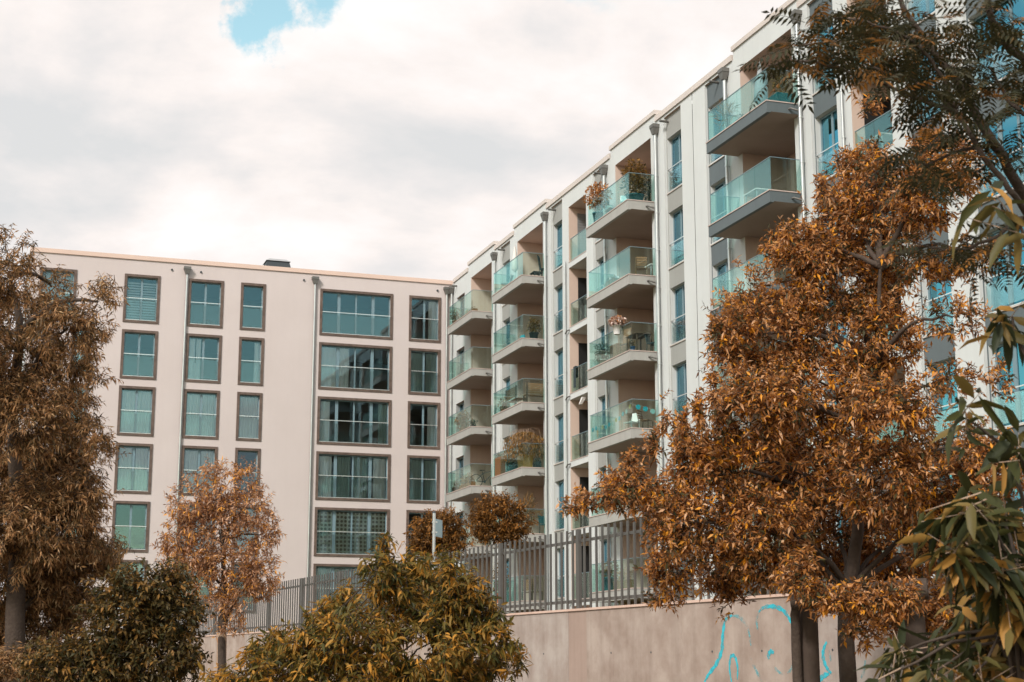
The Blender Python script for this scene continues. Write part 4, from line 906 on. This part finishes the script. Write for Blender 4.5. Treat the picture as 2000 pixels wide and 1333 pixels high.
planter('wooden box with reddish plants on the terrace of the third stack', 26.6, -.8, Z[5], 1.5, 'wood', 'leaf_rust', 210, .35, .3, 300)
# second stack from the corner
t = thing('parasol', 'closed cream parasol on the top balcony of the second stack', 'parasol', 12.2, -.35, Z[0]); MB().tube([(0, 0, .0), (0, 0, 2.3)], .022, 8).build('pole', 'rail', t); MB().lathe((0, 0, 1.05), [(.05, 0), (.17, .12), (.15, .5), (.09, .95), (.02, 1.3)], 12).build('canopy', 'parasol_cloth', t); MB().lathe((0, 0, 0), [(.24, 0), (.24, .05), (.05, .08)], 14).build('base', 'frame_dark', t)
chair('dark high-backed chair at the end of the top balcony of the second stack', 15.3, .1, Z[0], 2.6, 'dark_fabric', h=1.12)
chair('grey deck chair behind the glass of the top balcony of the second stack', 12.0, -.75, Z[0], -.5, 'grey_fabric', 'rail')
table('low dark table beside the high-backed chair', 14.7, -.1, Z[0], .6, .5, .42, 'dark_fabric')
plant('potted_plant', 'leafy yellow-green plant in a dark pot at the balcony end', 15.25, -.45, Z[1], .22, .36, 'dark_fabric', (.33, .3, .4), 320, .14, 'leaf_pot', 211)
t = thing('watering_can', 'teal watering can near the yellow-green potted plant', 'watering can', 14.85, -.85, Z[1]); MB().lathe((0, 0, 0), [(.13, 0), (.15, .04), (.13, .26), (.09, .3)]).build('body', 'disc_cyan', t); MB().tube([(-.12, 0, .08), (-.28, 0, .22), (-.36, 0, .33)], .022, 7).build('spout', 'disc_cyan', t); MB().tube([(.1, 0, .28), (.2, 0, .3), (.22, 0, .16), (.14, 0, .07)], .014, 6).build('handle', 'disc_cyan', t)
t = thing('clothes_rack', 'folding metal clothes rack behind the glass of the second stack', 'rack', 12.6, -.6, Z[1])
for i in range(6): MB().tube([(-.7 + 0.0, -.25 + .1 * i, .55), (.7, -.25 + .1 * i, .55)], .008, 5).build('rod', 'rail', t)
for x in (-.6, .6): MB().tube([(x, -.25, 0), (x, .25, .55)], .012, 6).tube([(x, .25, 0), (x, -.25, .55)], .012, 6).build('leg', 'rail', t)
def bench(label, u, d, z, rz, w=1.4):
    t = thing('bench', label, 'bench', u, d, z, rz)
    for i in range(4): MB().box(-w / 2, w / 2, -.22 + i * .11, -.22 + i * .11 + .09, .42, .445).build('seat_slat', 'wood', t)
    for i in range(5): MB().box(-w / 2, w / 2, .23, .25, .5 + i * .1, .58 + i * .1).build('back_slat', 'wood', t)
    for x in (-w / 2 + .05, w / 2 - .05): MB().box(x - .03, x + .03, .251, .30, 0, 1.0).build('leg', 'wood_dark', t); MB().box(x - .03, x + .03, -.22, -.16, 0, .419).build('leg', 'wood_dark', t)
bench('brown slatted bench against the end glass of the second stack', 15.0, -.2, Z[2], math.pi / 2 + math.pi, 1.3)
bench('brown slatted bench along the front glass of the second stack', 13.6, -.75, Z[2], math.pi, 1.6)
plant('potted_plant', 'small potted plant at the far end of the balcony with two benches', 11.7, -.75, Z[2], .17, .28, 'terracotta', (.25, .25, .3), 180, .12, 'leaf_pot', 212)
t = thing('weeping_plant', 'weeping straw-coloured plant in an ochre pot on a balcony of the second stack', 'plant', 14.85, -.75, Z[3]); pot(t, .30, .62, 'ochre_pot', True)
r_ = np.random.default_rng(77)
for i in range(70):
    a = r_.uniform(0, 6.28); R = r_.uniform(.35, .95); h = r_.uniform(1.45, 1.95); pts = [(0, 0, .6), (.35 * R * math.cos(a), .35 * R * math.sin(a), h), (.8 * R * math.cos(a), .8 * R * math.sin(a), h - .12), (R * math.cos(a), R * math.sin(a), h - r_.uniform(.5, 1.1))]
    MB().tube(pts, [.010, .008, .006, .003], 4, caps=False).build('weeping_shoot', 'bark_pale', t)
rr = np.random.default_rng(78); n = 2600; a = rr.uniform(0, 6.28, n); R = rr.uniform(.2, 1.0, n); zt = 1.75 - .35 * R ** 2 - rr.random(n) ** 1.3 * 1.0 * (R > .45) ; base = np.stack([R * np.cos(a), R * np.sin(a), zt], 1); d = unit(np.stack([np.cos(a) * .35, np.sin(a) * .35, np.full(n, -1.0)], 1) + rr.normal(size=(n, 3)) * .2)
v, f, k = leaf_arrays(base, d, unit(rr.normal(size=(n, 3))), np.full(n, .15), np.full(n, .03), np.full(n, .3), False); o = put('foliage', mesh_np('foliage', v, f, 'leaf_pot', np.repeat(np.clip(.6 + .25 * rr.normal(size=n), 0, 1), k)), t); o['kind'] = 'stuff'
plant('potted_plant', 'broad bluish-green plant beside the weeping plant', 13.2, -.75, Z[3], .24, .36, 'teal_plastic', (.6, .35, .35), 260, .2, 'leaf_teal', 213)
planter('dark planter at the balcony end beyond the ochre pot', 15.4, -.35, Z[3], .5, 'dark_fabric', 'leaf_teal', 214, .28, .12, 120)
planter('long box of reddish flowers at the far end beside the weeping plant', 11.9, -1.0, Z[3] + .001, .9, 'terracotta', 'leaf_pot', 215, .9, .15, 200)
plant('potted_grass', 'tall feathery grass in a pot on the second stack below the weeping plant', 15.3, -.75, Z[4], .16, .3, 'terracotta', (.25, .25, .7), 160, .4, 'leaf_pot', 216, .08, lift=.75, droop=-.4)
chair('dark green chair at the balcony end above the fence', 15.35, .1, Z[4], 2.0, 'teal_plastic')
bench('slatted bench on the ground floor terrace of the second stack', 14.6, -.3, Z[5], math.pi, 1.5)
plant('potted_tree', 'small orange tree in a tub on the ground floor terrace of the second stack', 12.0, -1.0, Z[5], .25, .45, 'terracotta', (.4, .4, 1.0), 700, .13, 'leaf_pot', 217)
# corner stack
plant('potted_plant', 'orange plant in a brown pot at the far end of the top corner balcony', 3.75, -.85, Z[0], .22, .3, 'terracotta', (.3, .3, .38), 240, .13, 'leaf_pot', 218)
planter('long brown planter on the top corner balcony', 6.3, -.85, Z[0], 2.0, 'terracotta', 'leaf_small', 219, .22, .12, 160)
plant('potted_plant', 'thin dark plant on the second balcony of the corner stack', 4.6, -.8, Z[1], .14, .25, 'dark_fabric', (.15, .15, .3), 80, .12, 'leaf_teal', 220)
plant('potted_bush', 'pale bushy plant on the third balcony of the corner stack', 5.0, -.75, Z[2], .26, .3, 'terracotta', (.6, .4, .5), 600, .14, 'leaf_willow', 221)
plant('potted_plant', 'little green plant at the end of the third corner balcony', 7.2, -.9, Z[2], .14, .14, 'dark_fabric', (.25, .2, .16), 120, .1, 'leaf_teal', 222)
planter('long planter of dry grass on the lower corner balcony', 5.8, -.8, Z[3], 2.2, 'terracotta', 'leaf_small', 223, .3, .3, 420, .12)
plant('potted_plant', 'plant in a dark pot at the far end of the lower corner balcony', 3.7, -.8, Z[3], .2, .32, 'wood_dark', (.2, .2, .2), 120, .1, 'leaf_pot', 224)
def bicycle(label, u, d, z, rz):
    t = thing('bicycle', label, 'bicycle', u, d, z, rz)
    def wheel(x):
        c = [(x + .33 * math.cos(a), 0, .34 + .33 * math.sin(a)) for a in np.linspace(0, 2 * math.pi, 25)]
        w = MB().tube(c, .02, 6, caps=False).build('wheel', 'rubber', t); MB().tube([(x, -.03, .34), (x, .03, .34)], .03, 8).build('hub', 'rail', w)
        for a in np.linspace(0, math.pi, 7)[:-1]: MB().tube([(x - .31 * math.cos(a), 0, .34 - .31 * math.sin(a)), (x + .31 * math.cos(a), 0, .34 + .31 * math.sin(a))], .004, 4).build('spoke', 'rail', w)
    wheel(-.52); wheel(.52)
    for p, q in (((-.52, 0, .34), (-.08, 0, .30)), ((-.08, 0, .30), (-.2, 0, .82)), ((-.52, 0, .34), (-.17, 0, .72)), ((-.08, 0, .30), (.36, 0, .74)), ((-.17, 0, .72), (.35, 0, .84)), ((.52, 0, .34), (.33, 0, .92))): MB().tube([p, q], .02, 6).build('frame_tube', 'bike_paint', t)
    MB().tube([(.33, 0, .92), (.36, 0, 1.05)], .016, 6).build('stem', 'bike_paint', t); MB().tube([(.24, -.3, 1.09), (.38, -.12, 1.05), (.38, .12, 1.05), (.24, .3, 1.09)], .015, 6).build('handlebar', 'bike_paint', t)
    MB().add([(-.33, -.08, .9), (-.33, .08, .9), (-.06, .02, .9), (-.06, -.02, .9), (-.33, -.08, .85), (-.33, .08, .85), (-.06, .02, .86), (-.06, -.02, .86)], [(0, 3, 2, 1), (4, 5, 6, 7), (0, 1, 5, 4), (1, 2, 6, 5), (2, 3, 7, 6), (3, 0, 4, 7)]).build('saddle', 'rubber', t)
    MB().tube([(-.08, -.08, .30), (-.08, .08, .30)], .06, 10).build('crank', 'frame_dark', t)
bicycle('black bicycle standing at the end of the lower corner balcony', 7.0, -.15, Z[3], 1.25)
plant('potted_plant', 'bluish shrub on the corner balcony just above the round trees', 5.2, -.8, Z[4], .25, .3, 'dark_fabric', (.4, .3, .35), 240, .12, 'leaf_teal', 225)
# nearest stack with slate edges
plant('potted_grass', 'airy ornamental grass behind the glass of the slate-edged top balcony', 36.4, -.75, Z[0], .16, .22, 'white_plastic', (.32, .3, .5), 180, .34, 'leaf_willow', 226, .07, lift=.5, droop=-.35)
plant('flower_pot', 'small pot of pink flowers behind the glass of the slate-edged top balcony', 37.9, -.95, Z[0], .08, .12, 'terracotta', (.1, .1, .1), 60, .08, 'leaf_small', 227, .7)
t = thing('draped_parasol', 'closed grey parasol on the slate-edged top balcony', 'parasol', 38.5, -.55, Z[0]); MB().tube([(0, 0, 0), (0, 0, 2.0)], .02, 8).build('pole', 'rail', t); MB().lathe((0, 0, .45), [(.10, 0), (.24, .15), (.2, .6), (.10, 1.1), (.03, 1.5)], 12).build('canopy', 'grey_fabric', t); MB().lathe((0, 0, 0), [(.22, 0), (.22, .05), (.05, .07)], 14).build('base', 'frame_dark', t)
t = thing('planter_box', 'teal square planter with dry stems at the end of the slate-edged top balcony', 'planter', 39.45, -.3, Z[0]); MB().frustum((0, 0, 0), (.28, .28), (0, 0, .46), (.32, .32)).build('box', 'teal_plastic', t); leafball(t, 'foliage', (0, 0, .9), (.25, .25, .45), 180, .14, .35, 'leaf_pot', 228)
chair('light metal chair beside the teal planter on the slate-edged balcony', 39.6, .5, Z[0], -1.8, 'rail', 'rail')
chair('dark chair deep in the slate-edged balcony below the top one', 39.4, .9, Z[1], 2.2, 'dark_fabric')
table('pale table behind the glass of the slate-edged second balcony', 37.6, -.3, Z[1], .9, .6, .72, 'white_plastic', 'rail')
# small inset balconies
chair('dark chair behind the glass of an inset balcony between two stacks', 20.3, .7, Z[1] - .07, 1.6, 'dark_fabric', h=1.05)
t = thing('cloth_towel', 'dark towel hung over the rail of the third inset balcony', 'towel', 19.35, .01, Z[2] + .12); MB().box(-.14, .14, -.0, .012, 0, .93).box(-.14, .14, .0, .125, .93, .945).box(-.14, .14, .113, .125, .45, .93).build('cloth', 'dark_fabric', t)
table('round-edged white table on the near inset balcony', 44.0, .6, Z[1] - .07, .7, .6, .74, 'white_plastic', 'rail')
# sill flowers in two windows of the pink block
for x, z, w_, lab, sd in ((-13.5, 19.36, .7, 'row of pale flowers on the top sill beside the downpipe', 231), (-3.9, 13.40, .5, 'dark basket of flowers on the sill of the wide middle window', 232)):
    e = empty('sill_flowers', (x, .36, z)); tag(e, lab, 'flowers'); MB().box(-w_ / 2, w_ / 2, -.06, .06, -.02, .09).build('box', 'terracotta' if sd == 231 else 'wood_dark', e); leafball(e, 'foliage', (0, 0, .2), (w_ / 2, .08, .14), 140, .08, .6, 'leaf_small', sd)
e = empty('sill_lamp', (-14.05, .36, 16.33)); tag(e, 'white lantern standing on a sill of the second column of windows', 'lantern'); MB().box(-.12, .12, -.06, .06, 0, .95).build('shade', 'white_plastic', e); MB().box(-.08, .08, -.05, .05, .951, 1.0).build('cap', 'frame_dark', e)
